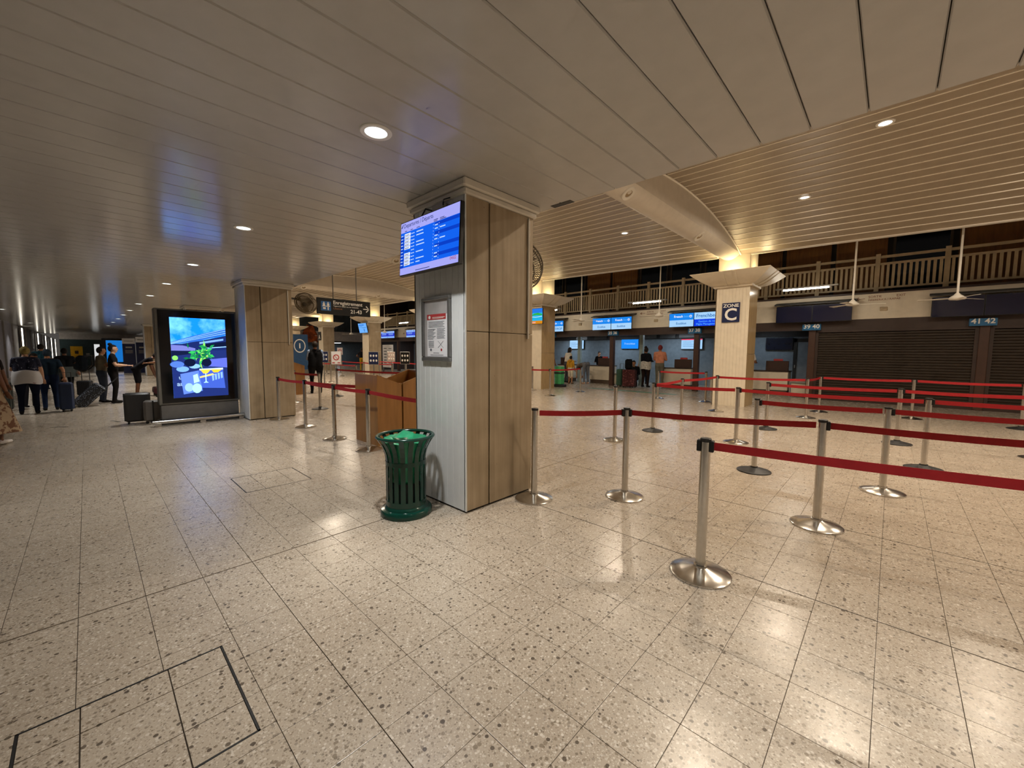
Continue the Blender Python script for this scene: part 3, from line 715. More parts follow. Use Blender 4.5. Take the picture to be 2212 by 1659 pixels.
for (x, y, l) in ((-.29, 8.5, 'high up near the right ceiling edge'), (-1.6, 10.95, 'right of the zone C beam'), (1.62, 10.95, 'at the right picture edge'), (-5.85, 10.9, 'left of the zone C beam'), (-9.7, 10.9, 'behind the monitor pillar'), (-15.6, 10.1, 'left of the monitor pillar'), (-23.3, 10.5, 'far down the hall'), (-31, 10.5, 'farthest down the hall'), (3.9, 8.5, 'outside the right edge'), (4.6, 11.0, 'farther outside the right edge'), (1.5, 6.0, 'above the slab edge on the right'), (-1.8, 6.0, 'above the slab edge near the zone C beam'), (-7.7, 6.0, 'added unseen above the slab edge behind the monitor pillar'), (-15.6, 6.3, 'added unseen above the slab edge beyond the hanging sign'), (-23.2, 6.3, 'added unseen above the slab edge far down the hall'), (-19.9, 10.6, 'added as fill far down the hall, hidden by the pillar'), (-39, 9.5, 'added as fill at the far end of the hall'), (-40, 12.6, 'added as fill beside the farthest tray pillar')):  # left slab-edge, pillar-hidden and far-end lamps are added unseen to brighten the hall
    downlight(x, y, vz(y) + tilt(x, y) - .012, 'round vault downlight ' + l, VAULT_W * (1.0 if x > -12 else 1.9), VAULT_COL, LAMPW)
def tubelight(x, y, z, label):
    t = thing('tube_light', label, 'light', (x, y, z))
    MB().bbox(x - .80, x + .80, y - .05, y + .05, z + .02, z + .07, .01).build('housing', LGREY, t)
    MB().tube([(x - .6, y, z), (x + .6, y, z)], .025, 10).build('tube', TUBE, t)
    for s in (-1, 1):
        MB().box(x + s * .6 - .02, x + s * .6 + .02, y - .03, y + .03, z - .03, z + .03).build('end_cap', WHITE, t)
        MB().tube([(x + s * .7, y, z + .07), (x + s * .7, y, 7.0)], .004, 5).build('wire', BLACKM, t)
for x, l in ((-2.1, 'right of the zone C pillar'), (-7.27, 'above counter 36'), (-12.3, 'behind the left tray pillar'), (-17.5, 'behind the monitor pillar'), (-20.6, 'added as fill just left of the monitor pillar'), (-25.2, 'in front of the far railing'), (-31.0, 'added as fill behind the far tilted screen')): tubelight(x, 15.5, 3.62, 'hanging fluorescent tube light ' + l)  # tubes left of the pillar and behind the tilted screen added for far fascia
# ceiling fans on long rods
def fan(x, label, rot):
    y = 13.9
    t = thing('ceiling_fan', label, 'ceiling fan', (x, y, 2.9))
    MB().tube([(x, y, 2.95), (x, y, 5.2)], .022, 8).build('rod', TRIM, t)
    MB().lathe([(.03, 3.02), (.06, 2.98), (.12, 2.93), (.15, 2.90), (.13, 2.87), (.0, 2.85)], 20, (x, y)).build('motor', TRIM, t, smooth=True)
    for k in range(3):
        a = rot + k * 2 * PI / 3; q = MB(); c, s = math.cos(a), math.sin(a)
        def W(r, w_, z): return (x + r * c - w_ * s, y + r * s + w_ * c, z)
        q.loft([[W(.14, -.04, 2.895), W(.14, .04, 2.905), W(.14, .04, 2.91), W(.14, -.04, 2.90)], [W(.65, -.07, 2.885), W(.65, .07, 2.905), W(.65, .07, 2.91), W(.65, -.07, 2.89)]], caps=True)
        q.build('blade', TRIM, t)
for x, l, r in ((-.85, 'beside counter sign 40', .3), (1.0, 'at the right below the railing', .9), (-6.05, 'above counter 37', 1.4), (-9.3, 'left of counter 35', .6), (-20.5, 'behind the hanging sign', .2), (-25, 'beside the far tilted screen', .5), (-30, 'in front of the dark mural', .1), (-35.5, 'near the far left mural', .7)):
    fan(x, 'white ceiling fan on a long rod ' + l, r)

# ------------------------------------------------------------------ far end of the hall
ew = struct('wall_left', MB().box(-44.2, -44, 3.7, 24, 2.65, 3.7), LILAC, label='pale header band across the far end of the hall')
MB().box(-48, -47.9, 3.7, 24, 0, 2.65).build('wall_recess', mat('recess_wall', '5a646c', rough=.8))['kind'] = 'structure'
MB().box(-48, -44, 3.7, 24, 2.6, 2.66).build('ceiling_recess', DARK)['kind'] = 'structure'
MB().box(-44.2, -44, 3.7, 24, 3.7, 7).build('upper_wall', mat('upper_far_wall', '3d464a', rough=.8), ew)
for yy, l in ((15, 'left'), (19.5, 'right')):
    t = thing('office_light', 'tube light inside the dark recess at the far hall end, %s one' % l, 'light', (-46, yy, 2.55))
    MB().box(-46.06, -45.94, yy - .6, yy + .6, 2.55, 2.6).build('housing', LGREY, t); MB().tube([(-46, yy - .55, 2.53), (-46, yy + .55, 2.53)], .016, 8).build('tube', TUBE2, t); area(t, (-46, yy, 2.5), .1, 30, (.75, .9, 1), sy=1.1)
struct('wall_step', MB().box(-32.7, -32.5, FY, 24, 0, 7), DBROWN, label='dark return wall beside the far counters')
t = thing('mural', 'large slate and orange photo mural high on the far end wall', 'mural', (-43.97, 18, 3.7))
MB().box(-43.98, -43.95, 14.5, 23.5, 3.72, 6.4).build('sheet', mat('mural_slate', '454d54', rough=.6, var=.5, scale=.8), t)
q = MB(); q.prism([(18.7, 3.74), (19.4, 5.4), (20.3, 5.9), (21.5, 5.2), (23.3, 3.74)], 'x', -43.95, -43.93); q.build('dark_rock', mat('mural_rock', '2f373c', rough=.6, var=.4, scale=1.2), t)
q = MB(); q.prism([(17.2, 3.74), (17.0, 4.6), (17.5, 5.2), (18.3, 5.0), (18.2, 3.74)], 'x', -43.95, -43.93); q.build('brown_figure', mat('mural_brown', '7a4f2c', rough=.6, var=.5, scale=3), t)
t = thing('mural', 'orange photo panel low beside the far left tray pillar', 'mural', (-43.9, 15.8, 2.5))
q = MB(); q.prism([(15.2, 2.5), (15.25, 3.4), (15.7, 4.3), (16.3, 4.2), (16.7, 3.3), (16.7, 2.5)], 'x', -43.93, -43.90); q.build('sheet', mat('mural_orange', 'b85a28', rough=.6, var=.7, scale=3), t)
t = thing('info_banner', 'blue information banner with white ring and letter i', 'banner', (-30, 10.2, 0))
MB().box(-30.02, -29.98, 9.75, 10.75, .3, 2.75).build('panel', mat('banner_blue', '184a78', rough=.5), t)
MB().box(-30.1, -29.9, 9.7, 10.8, 0, .3).build('foot', GREY, t)
n = 28; q = MB(); q.loft([[(-29.97, 10.2 + R * math.cos(2 * PI * j / n), 1.95 + 1.25 * R * math.sin(2 * PI * j / n)) for j in range(n)] for R in (.38, .32)]); q.build('ring', SIGNWHITE, t)
text('i', .5, SIGNWHITE, t, (-29.965, 10.2, 1.95), face='+x', bold=.02)
# far left of the slab hall
wl = struct('wall_end', MB().box(-58.3, -58, -1.75, 3.0, 0, 3.2), TEAL, label='dark teal far wall with posters')
MB().box(-58.02, -57.95, -1.75, 4.2, 2.6, 3.2).build('header', LILAC, wl)
t = thing('poster', 'yellow poster on the far dark teal wall', 'poster', (-57.97, -.7, 1.2)); MB().box(-57.99, -57.96, -1.08, -.26, .62, 1.93).build('sheet', YELLOW, t); MB().box(-57.96, -57.95, -.8, -.55, 1.2, 1.5).build('picture', DBROWN, t)
t = thing('poster', 'dark picture right of the yellow poster', 'poster', (-57.97, 0, 1.2)); MB().box(-57.99, -57.96, -.2, .36, .7, 1.6).build('sheet', mat('poster_dark', '38484a', rough=.5), t); MB().box(-57.96, -57.95, -.05, .2, 1.1, 1.25).build('pale_shape', LGREY, t)
t = thing('light_box', 'bright white lit panel beside the far blue screen', 'light box', (-57.8, .72, 0)); MB().box(-57.9, -57.8, .5, .95, 0, 2.2).build('case', GREY, t); MB().box(-57.8, -57.79, .53, .92, .1, 2.15).build('lit_face', emis('lit_panel', 'f2f4f4', .75), t)
t = thing('wall_shop', 'x', 'x'); bpy.data.objects.remove(t)
sw = struct('wall_shop', MB().box(-90, -20, -3.4, -3.15, 0, 3.2), mat('shop_wall', 'a5a2a8', rough=.4), label='pale shop wall along the far left')
for x in np.arange(-88, -20, 4.0): MB().box(x - .12, x + .12, -3.15, -3.08, 0, 3.2).build('mullion', LGREY, sw)
for x, l in ((-43.6, 'nearest'), (-56.7, 'second'), (-66.7, 'third'), (-77, 'fourth'), (-86, 'farthest')):
    t = thing('light_column', 'tall glowing vertical light strip on the shop wall, %s of five' % l, 'light', (x, -3.0, 0))
    MB().box(x - .22, x + .22, -3.08, -3.0, .5, 3.1).build('housing', LGREY, t); MB().box(x - .17, x + .17, -3.0, -2.96, .55, 3.05).build('strip', emis('strip_glow', 'fff4e0', 5.0), t)
# ------------------------------------------------------------------ advertising screen
def ad_pic(t, x, y0, y1, z0, z1):
    """flat printed picture of a terrace made of thin lit pieces"""
    W_, H_ = y1 - y0, z1 - z0
    sky = MB().box(x - .004, x, y0, y1, z0, z1)
    m = bpy.data.materials.new('ad_sky'); m.use_nodes = True; nt = m.node_tree; nt.nodes.remove(nt.nodes['Principled BSDF'])
    g = nt.nodes.new('ShaderNodeTexCoord'); no = nt.nodes.new('ShaderNodeTexNoise'); no.inputs['Scale'].default_value = 3.2; no.inputs['Detail'].default_value = 5
    nt.links.new(g.outputs['Object'], no.inputs['Vector']); r = nt.nodes.new('ShaderNodeValToRGB'); r.color_ramp.elements[0].position = .4; r.color_ramp.elements[1].position = .68
    r.color_ramp.elements[0].color = lin('0e6ff0'); r.color_ramp.elements[1].color = lin('6db8f2'); nt.links.new(no.outputs['Fac'], r.inputs[0])
    e = nt.nodes.new('ShaderNodeEmission'); nt.links.new(r.outputs[0], e.inputs[0]); e.inputs[1].default_value = 2.4; nt.links.new(e.outputs[0], nt.nodes['Material Output'].inputs[0])
    m.cycles.emission_sampling = 'NONE'; sky.build('sky_picture', m, t)
    cnt = [0]
    def poly(nm, pts, col, st=1.8):
        cnt[0] += 1; d = .0012 * cnt[0]
        q = MB(); q.prism([(y0 + p[0] * W_, z1 - p[1] * H_) for p in pts], 'x', x + d, x + d + .0008); q.build(nm, emis('ad_' + col, col, st), t)
    poly('terrace_ground', [(0, .33), (1, .30), (1, 1), (0, 1)], '1c2a66')
    poly('roof_edge', [(0, .305), (.35, .23), (1, .115), (1, .20), (.4, .30), (0, .335)], '2d5fb8')
    for k in range(3): poly('roof_line', [(0, .31 + .008 * k), (1, .118 + .028 * k), (1, .126 + .028 * k), (0, .316 + .008 * k)], '7fb4f0')
    poly('dark_gallery', [(.1, .335), (.55, .28), (1, .21), (1, .40), (.3, .42)], '16245c')
    poly('white_rail', [(.5, .30), (.95, .25), (.95, .275), (.5, .325)], '6f9ae8')
    poly('balcony_shadow', [(.55, .33), (1, .29), (1, .36), (.55, .38)], '0b1330')
    poly('rail_line', [(.6, .372), (1, .35), (1, .362), (.6, .384)], '86b4f4')
    poly('thatch', [(0, .34), (.2, .345), (.42, .38), (.42, .41), (.2, .415), (0, .41)], '6a6fb8')
    poly('thatch_shadow', [(0, .41), (.42, .412), (.35, .45), (0, .48)], '101838')
    poly('patio', [(.68, .52), (1, .5), (1, .63), (.64, .61)], '5663c4')
    random.seed(3)
    for k in range(56):
        a = random.uniform(0, 2 * PI); cx, cy = .5 + random.gauss(0, .09), .45 + random.gauss(0, .055); L_ = random.uniform(.08, .16); wd = .020
        ca, sa = math.cos(a), math.sin(a) * .8
        poly('leaf', [(cx, cy), (cx + ca * L_ * .5 - sa * wd, cy + sa * L_ * .5 + ca * wd), (cx + ca * L_, cy + sa * L_), (cx + ca * L_ * .5 + sa * wd, cy + sa * L_ * .5 - ca * wd)], random.choice(['1c8a4a', '2fae55', '0f6a3c', '58c25a', '8fd35a']))
    for cx, cy, rx_, ry_, col in ((.17, .64, .11, .035, '6f9fe8'), (.38, .605, .10, .03, '7fb0f0'), (.05, .50, .05, .03, '7fd060'), (.08, .58, .12, .04, '4a6fc0'), (.3, .56, .1, .05, '0d1430'), (.6, .56, .09, .05, '0d1430')):
        poly('table', [(cx + rx_ * math.cos(2 * PI * j / 16), cy + ry_ * math.sin(2 * PI * j / 16)) for j in range(16)], col)
    poly('table_top', [(.44, .66), (.9, .65), (.93, .90), (.42, .88)], '3b57b8')
    poly('glass_rim', [(.46, .64), (.90, .63), (.90, .655), (.46, .66)], 'bfe0ff')
    poly('yellow_cup', [(.47, .65), (.67, .65), (.60, .70), (.53, .70)], 'f0c040'); poly('yellow_cup', [(.67, .65), (.88, .65), (.80, .69), (.72, .69)], 'e8b830')
    poly('yellow_sheen', [(.44, .74), (.7, .70), (.74, .72), (.45, .76)], 'd8c070')
    poly('glass_stem', [(.56, .70), (.58, .70), (.58, .80), (.62, .82), (.52, .82), (.56, .80)], '9fd0ff')
    for k in range(4): poly('glass', [(.68 + .055 * k, .72 - .01 * k), (.72 + .055 * k, .715 - .01 * k), (.72 + .055 * k, .79 - .01 * k), (.69 + .055 * k, .80 - .01 * k)], '7fa8ec')
    poly('tray', [(.12, .70), (.44, .66), (.50, .92), (.16, .955)], '5878d8')
    for cx, cy, R, col in ((.26, .87, .075, '8fb8f4'), (.40, .885, .085, '9fe0f0')): poly('plate', [(cx + R * math.cos(2 * PI * j / 18), cy + R * .72 * math.sin(2 * PI * j / 18)) for j in range(18)], col)
    poly('plate', [(.34, .72), (.42, .70), (.45, .80), (.35, .82)], 'a8d4f8')
    text('upixeki', .12, emis('ad_letter', 'a9cdfa', 1.0), t, (x + .09, y0 + .27 * W_, z1 - .745 * H_), face='+x', bold=.004)
    text('autre', .13, emis('ad_letter', 'a9cdfa', 1.0), t, (x + .09, y0 + .20 * W_, z1 - .825 * H_), face='+x', bold=.004)
    text('e.', .12, emis('ad_letter', 'a9cdfa', 1.0), t, (x + .09, y0 + .86 * W_, z1 - .81 * H_), face='+x', bold=.003)
t = thing('advertising_screen', 'tall free-standing lit advertising screen in a dark frame', 'advertising screen', (-11.42, 1.73, 0))
MB().bbox(-11.55, -11.31, 1.0, 2.46, .42, 2.49, .015).build('case', GREY, t)
MB().box(-11.32, -11.30, 1.06, 2.43, .46, 2.46).build('black_glass', mat('black_glass', '08090c', rough=.08), t)
MB().bbox(-11.52, -11.33, 1.03, 2.44, .10, .42, .01).build('lower_panel', mat('kiosk_grey', '6d6c6a', rough=.4, metal=.3), t)
MB().bbox(-11.56, -11.22, .98, 2.48, 0, .10, .01).build('foot', BLACKM, t)
ad_pic(t, -11.298, 1.25, 2.24, .56, 2.31)
for o in t.children:
    if o.name.startswith('lettering'): o.location.x -= .09 - .075
t2 = thing('guard_rail', 'low chrome bumper bar in front of the advertising screen', 'guard rail', (-11.1, 1.7, 0))
MB().tube([(-11.2, .86, .09), (-11.09, .86, .09), (-11.09, 2.52, .09), (-11.2, 2.52, .09)], .04, 10).build('bar', CHROME, t2, smooth=True)
for yy in (.95, 1.7, 2.43): MB().box(-11.13, -11.05, yy - .05, yy + .05, 0, .06).build('foot', CHROME, t2)
# a second advertising screen and roll-up banners far behind
t = thing('advertising_screen', 'distant advertising screen with blue picture behind the travellers', 'advertising screen', (-42, 1.25, 0))
MB().bbox(-42.2, -42, .78, 2.3, 0, 2.45, .02).build('case', BEZ, t); MB().box(-42, -41.98, 1.0, 2.1, .7, 2.3).build('picture', emis('ad2_blue', '1f86e8', .7), t)
for (y0, y1, zt, l) in ((1.85, 2.55, 2.35, 'narrower of the two'), (2.6, 3.4, 2.45, 'wider of the two')):
    t = thing('roll_up_banner', 'navy and white roll-up banner, %s' % l, 'banner', (-36, (y0 + y1) / 2 * .86, 0))
    a, b_ = y0 * .86, y1 * .86
    MB().box(-36.02, -36, a, b_, .1, zt - .35).build('navy_sheet', NAVY, t); MB().box(-36.02, -36, a, b_, zt - .35, zt).build('white_header', PAPER, t); MB().box(-36.15, -35.87, a, b_, 0, .1).build('foot', LGREY, t)
    q = MB()
    q.box(-36, -35.99, a + .15, b_ - .15, 1.72, 1.82)
    for k in range(3): q.box(-36, -35.99, a + .12, b_ - .12, 1.4 + .08 * k, 1.43 + .08 * k)
    q.box(-36, -35.99, a + .08, b_ - .08, zt - .2, zt - .15); q.build('text_lines', LGREY, t)

# ------------------------------------------------------------------ departures monitor and poster on the near pillar
t = thing('departures_monitor', 'flat departures monitor with blue table on the near pillar', 'monitor', (-3.3, 2.3, 2.65))
t.rotation_euler = (math.radians(-3), 0, 0)
hw, hh = .49, .275
MB().bbox(-hw, hw, 0, .045, -hh, hh, .006).build('bezel', BEZ, t, world=False)
MB().box(-.2, .2, .045, .1, -.15, .15).build('back_box', BLACKM, t, world=False)
MB().tube([(0, .1, .05), (0, .17, .08)], .03, 8).build('wall_arm', BLACKM, t, world=False)
FB = emis('fids_blue', '1464f2', 1.0); FB2 = emis('fids_dark_blue', '0c40c8', 1.0)
def P(nm, a, b_, c, d, m, off): MB().box(-hw + .012 + a * (2 * hw - .024), -hw + .012 + b_ * (2 * hw - .024), -off, -off + .0006, -hh + .012 + c * (2 * hh - .024), -hh + .012 + d * (2 * hh - .024)).build(nm, m, t, world=False)
P('table', 0, 1, .13, .85, FB, .001); P('header', 0, 1, .81, 1, SCR_LILAC, .0016); P('footer', 0, 1, 0, .13, SCR_LILAC, .0016)
for k in (.74, .58, .36, .2): P('dark_row', .62, 1, k, k + .06, FB2, .0014)
P('time_column', 0, .065, .13, .74, FB2, .0016)
q = MB(); random.seed(5); q2 = MB(); q3 = MB()
def bar(mb, a, b_, c, d, off=.0032): mb.box(-hw + .012 + a * (2 * hw - .024), -hw + .012 + b_ * (2 * hw - .024), -off, -off + .0004, -hh + .012 + c * (2 * hh - .024), -hh + .012 + d * (2 * hh - .024))
for k in range(10):
    z = .735 - .062 * k
    if k != 5: P('airline_cell', .075, .19, z - .01, z + .043, SCR_W, .0024)
    bar(q2, .085, .17, z + .012, z + .02); bar(q2, .085, .15, z, z + .006)
    for a, b_ in ((.01, .05), (.205, .235), (.24, .265)): bar(q, a, b_, z + .006, z + .022)
    if k not in (2, 5, 7): bar(q, .30, .30 + random.uniform(.07, .15), z + .006, z + .026)
    if k in (0, 1, 3, 4, 6, 8, 9): bar(q, .62, .67, z + .006, z + .026)
    if k in (1, 4): bar(q, .705, .79, z + .006, z + .026)
for zz in range(12): bar(q, .688, .692, .15 + zz * .055, .17 + zz * .055); bar(q, .595, .599, .15 + zz * .055, .17 + zz * .055)
q.build('row_text', emis('fids_row', 'bcd8ff', 1.0), t, world=False); q2.build('airline_text', emis('fids_ink', '2b3a7c', 1.0), t, world=False)
for a, b_, z in ((.08, .12, .82), (.19, .23, .82), (.3, .36, .82), (.6, .67, .84), (.6, .66, .815), (.7, .77, .84), (.7, .8, .815), (.3, .55, .03)): bar(q3, a, b_, z, z + .012)
q3.add([(-.47, -.004, .215), (-.44, -.004, .245), (-.425, -.004, .25), (-.45, -.004, .21)], [(0, 1, 2, 3)])
q3.build('header_text', emis('fids_ink', '2b3a7c', 1.0), t, world=False)
def ltext(s, size, m, loc, al='LEFT'):
    o = text(s, size, m, None, (0, 0, 0), align=al, extrude=.0003); o.parent = t; o.location = loc
ltext('Departures / Départs', .058, emis('fids_ink', '2b3a7c', 1.0), (-.42, -.004, .225)); ltext('04:02', .042, emis('fids_red', 'a8385a', 1.0), (.36, -.004, -.215))
t = thing('cable_box', 'grey junction box with loose black cables above the monitor', 'junction box', (-3.35, 2.49, 3.0))
MB().bbox(-3.42, -3.25, 2.44, 2.5, 2.95, 3.05, .006).build('box', LGREY, t)
q = MB(); q.tube([(-3.42, 2.45, 3.0), (-3.5, 2.42, 3.03), (-3.56, 2.42, 2.98), (-3.57, 2.43, 2.9)], .008, 6); q.tube([(-3.25, 2.45, 3.02), (-3.2, 2.42, 3.05), (-3.14, 2.45, 3.06)], .006, 6); q.tube([(-3.3, 2.45, 2.96), (-3.33, 2.40, 2.94), (-3.3, 2.38, 2.9)], .012, 6); q.build('cable', BLACK, t, smooth=True)
t = thing('framed_notice', 'grey metal frame with a notice sheet on the white pillar front', 'notice', (-3.43, 2.48, 1.83))
f = MB()
for q in ((-3.67, -3.19, 2.125, 2.16), (-3.67, -3.19, 1.50, 1.545), (-3.67, -3.635, 1.545, 2.125), (-3.225, -3.19, 1.545, 2.125)): f.bbox(q[0], q[1], 2.465, 2.5, q[2], q[3], .006)
f.build('frame', mat('anodised_frame', '8b8a88', rough=.35, metal=.7), t)
MB().box(-3.635, -3.225, 2.487, 2.494, 1.545, 2.125).build('backing', mat('frame_backing', 'b3b0b0', rough=.3), t)
MB().box(-3.585, -3.245, 2.484, 2.487, 1.55, 1.98).build('notice', PAPER, t); MB().box(-3.585, -3.265, 2.482, 2.484, 1.93, 1.985).build('red_heading', REDINK, t)
q = MB()
for k in range(5): q.box(-3.56, -3.29 - .02 * (k % 2), 2.4825, 2.484, 1.905 - .013 * k, 1.909 - .013 * k)
for k in range(9):
    q.box(-3.575, -3.44 - .02 * (k % 3), 2.4825, 2.484, 1.83 - .0125 * k, 1.834 - .0125 * k); q.box(-3.415, -3.28 - .015 * (k % 2), 2.4825, 2.484, 1.835 - .0125 * k, 1.839 - .0125 * k)
for k in range(6): q.box(-3.56, -3.47, 2.4825, 2.484, 1.705 - .012 * k, 1.709 - .012 * k)
for a, b_ in ((-3.40, -3.31), (-3.31, -3.40)): q.add([(a, 2.4825, 1.64), (b_, 2.4825, 1.71), (b_ + .006, 2.4825, 1.71), (a + .006, 2.4825, 1.64)], [(0, 1, 2, 3)])
q.box(-3.48, -3.38, 2.4825, 2.484, 1.585, 1.589); q.box(-3.53, -3.31, 2.4825, 2.484, 1.565, 1.569); q.build('print', INK, t)
q = MB(); q.box(-3.49, -3.28, 2.4805, 2.482, 1.95, 1.955); q.box(-3.49, -3.30, 2.4805, 2.482, 1.94, 1.944); q.lathe([(.0, 0), (.02, 0)], 12, cap=False); q.v = [(p if i < 16 else (-3.54 + p[0], 2.481, 1.955 + p[1] * .9)) for i, p in enumerate(q.v)]; q.build('heading_print', SIGNWHITE, t)
for x, m in ((-3.52, INK), (-3.34, REDINK)):
    q = MB(); q.lathe([(.0, 0), (.014, 0)], 12, cap=False); q.v = [(x + p[0], 2.4822, 1.62 + p[1]) for p in q.v]; q.build('seal', m, t)

# ------------------------------------------------------------------ litter bin
bx, by = -3.45, 2.12
t = thing('litter_bin', 'dark green slatted metal litter bin with green bag by the pillar', 'litter bin', (bx, by, 0))
MB().lathe([(.245, 0), (.25, .012), (.25, .045), (.24, .06), (.21, .066), (.205, .085), (.19, .10), (.0, .10)], 40, (bx, by)).build('base', GREENM, t, smooth=True)
def brad(z):
    if z < .55: return .185
    return .185 + .085 * ((z - .55) / .21) ** 1.8
nsl = 18
zz = [.09, .3, .5, .55, .60, .65, .70, .74, .77]
sl = MB(); half = .0225
rings = []
for z in zz:
    r = brad(z); rings.append([(r, -half, z), (r + .006, -half, z), (r + .006, half, z), (r, half, z)])
sl.loft(rings, caps=True); slm = sl.mesh('slat', GREENM)
for k in range(nsl): link('slat', slm, t, rot=(0, 0, 2 * PI * k / nsl))
MB().lathe([(.0, .1), (.16, .1), (.165, .12), (.165, .33)], 32, (bx, by), cap=False).build('inner_can', mat('dark_can', '0a1512', rough=.6), t, smooth=True)
for z0, z1 in ((.10, .15), (.50, .54)):
    q = MB(); q.lathe([(.183, z0), (.195, z0), (.195, z1), (.183, z1), (.183, z0)], 40, (bx, by), cap=False); q.build('hoop', GREENM, t, smooth=True)
q = MB(); n, m_ = 44, 10
q.loft([[(bx + (.268 + .018 * math.cos(2 * PI * j / m_)) * math.cos(2 * PI * i / n), by + (.268 + .018 * math.cos(2 * PI * j / m_)) * math.sin(2 * PI * i / n), .775 + .016 * math.sin(2 * PI * j / m_)) for j in range(m_)] for i in range(n + 1)]); q.build('rim', GREENM, t, smooth=True)
q = MB(); random.seed(9); rings = []
for z, r in ((.30, .12), (.36, .165), (.5, .172), (.6, .185), (.68, .20), (.735, .225), (.745, .20), (.72, .13), (.70, .05)):
    rings.append([(bx + (r + random.uniform(-.010, .006)) * math.cos(2 * PI * j / 30), by + (r + random.uniform(-.010, .006)) * math.sin(2 * PI * j / 30), z + (random.uniform(-.015, .02) if z > .6 else 0)) for j in range(30)])
q.loft(rings, caps=True); q.build('bin_bag', GREENB, t, smooth=60)
q = MB(); q.add([(bx - .16, by - .06, .74), (bx - .02, by - .10, .76), (bx - .07, by + .02, .815), (bx - .13, by + .05, .78), (bx + .10, by + .02, .77), (bx + .02, by + .08, .80)], [(0, 1, 2), (0, 2, 3), (1, 4, 2), (2, 4, 5), (2, 5, 3)]); q.build('bag_fold', GREENB, t)

# ------------------------------------------------------------------ stanchions
ST = {}
def st_meshes():
    b = MB(); b.lathe([(.205, 0), (.205, .012), (.195, .018), (.13, .034), (.06, .052), (.045, .058), (.045, .07), (.0, .07)], 40)
    ST['base'] = b.mesh('base', CHROME, smooth=30); ST['baseb'] = b.mesh('base', BLACKM, smooth=30)
    b = MB(); b.lathe([(.034, .06), (.034, .985)], 20); ST['post'] = b.mesh('post', CHROME, smooth=40)
    b = MB(); b.lathe([(.0355, .975), (.037, .98), (.037, .996), (.033, 1.0), (.0, 1.0)], 20); ST['cap'] = b.mesh('top_cap', BLACK, smooth=40)
    b = MB(); b.bbox(.026, .055, -.026, .026, .905, .985, .004); ST['clip'] = b.mesh('belt_clip', BLACK)
st_meshes()
def stanchion(x, y, label, base='chrome', belts=(), clips=(), redm=None):
    t = thing('queue_stanchion', label, 'stanchion', (x, y, 0), group='queue barrier posts')
    link('base', ST['base' if base == 'chrome' else 'baseb'], t, label='black base' if base != 'chrome' else None); link('post', ST['post'], t); link('top_cap', ST['cap'], t)
    for (tx, ty) in list(belts) + list(clips):
        link('belt_clip', ST['clip'], t, rot=(0, 0, math.atan2(ty - y, tx - x)))
    for (tx, ty) in belts:
        d = Vector((tx - x, ty - y, 0)); L_ = d.length; d.normalize(); nrm = Vector((-d.y, d.x, 0)) * .0015; rings = []
        for k in range(9):
            s = .05 + (L_ - .10) * k / 8; p = d * s; sag = -.018 * math.sin(PI * k / 8) * min(1, L_ / 2)
            rings.append([tuple(p + nrm + Vector((0, 0, .918 + sag))), tuple(p - nrm + Vector((0, 0, .918 + sag))), tuple(p - nrm + Vector((0, 0, .975 + sag))), tuple(p + nrm + Vector((0, 0, .975 + sag)))])
        q = MB(); q.loft(rings, caps=True); q.build('belt', RED, t, world=False)
S = dict(S1=(-.93, 2.99), S2=(-.43, 4.61), S3=(0, 6.28), S4=(-2.09, 4.05), S5=(-2.77, 3.29), S6=(-1.29, 6.18), S7=(.4, 7.98), S8=(-1.97, 7.96), S9=(-3.62, 6.57), S10=(-3.51, 7.93),
         E1=(1.35, 3.45), E2=(1.55, 4.98), E3=(1.7, 6.5), E4=(2.1, 8.25))
stanchion(*S['S1'], 'nearest chrome stanchion, front right, its red belt leaving the picture', belts=[S['E1']], clips=[(-3, 2.7)])
stanchion(*S['S2'], 'chrome stanchion behind the nearest one, second belt row', belts=[S['E2']])
stanchion(*S['S4'], 'chrome stanchion right of the pillar, middle of the second belt row', belts=[S['S2'], S['S5']])
stanchion(*S['S5'], 'chrome stanchion standing against the concrete side of the monitor pillar')
stanchion(*S['S3'], 'chrome stanchion at right in the third belt row', belts=[S['E3']])
stanchion(*S['S6'], 'black-based stanchion starting the third belt row', 'black', belts=[S['S3']])
stanchion(*S['S7'], 'black-based stanchion at right in the fourth belt row', 'black', belts=[S['E4']])
stanchion(*S['S8'], 'chrome stanchion in the middle of the fourth belt row', belts=[S['S7']])
stanchion(*S['S9'], 'lone chrome stanchion without belt right of the pillar')
stanchion(*S['S10'], 'black-based stanchion at the left end of the fourth belt row', 'black', belts=[S['S8'], (-3.62, 9.75)])
F = dict(a=(-3.62, 9.75), b=(-3.48, 11.9), c=(-1.5, 12.3), d=(-1.4, 13.8), e=(.42, 14.0), f=(2.1, 13.8), g=(-1.88, 9.87), h=(.14, 9.92), i=(1.72, 10.0), j=(-5.95, 13.8), k=(-4.4, 13.9), l=(-9.2, 13.8), m=(-9.13, 11.7), n=(-11.1, 13.0), o=(-11.2, 11.8))
stanchion(*F['a'], 'chrome stanchion behind the left end of the fourth belt row', belts=[F['b']])
stanchion(*F['b'], 'chrome stanchion just left of the zone C pillar foot', belts=[F['c']])
stanchion(*F['c'], 'far chrome stanchion in front of the closed shutter post', belts=[F['d']])
stanchion(*F['d'], 'far chrome stanchion at the corner before the shutter', belts=[F['e']])
stanchion(*F['e'], 'far chrome stanchion in the middle of the shutter', belts=[F['f']])
stanchion(*F['f'], 'farthest stanchion at the right edge before the shutter', 'black')
stanchion(*F['g'], 'black-based stanchion starting the fifth belt row', 'black', belts=[F['h']])
stanchion(*F['h'], 'black-based stanchion in the middle of the fifth belt row', 'black', belts=[F['i']])
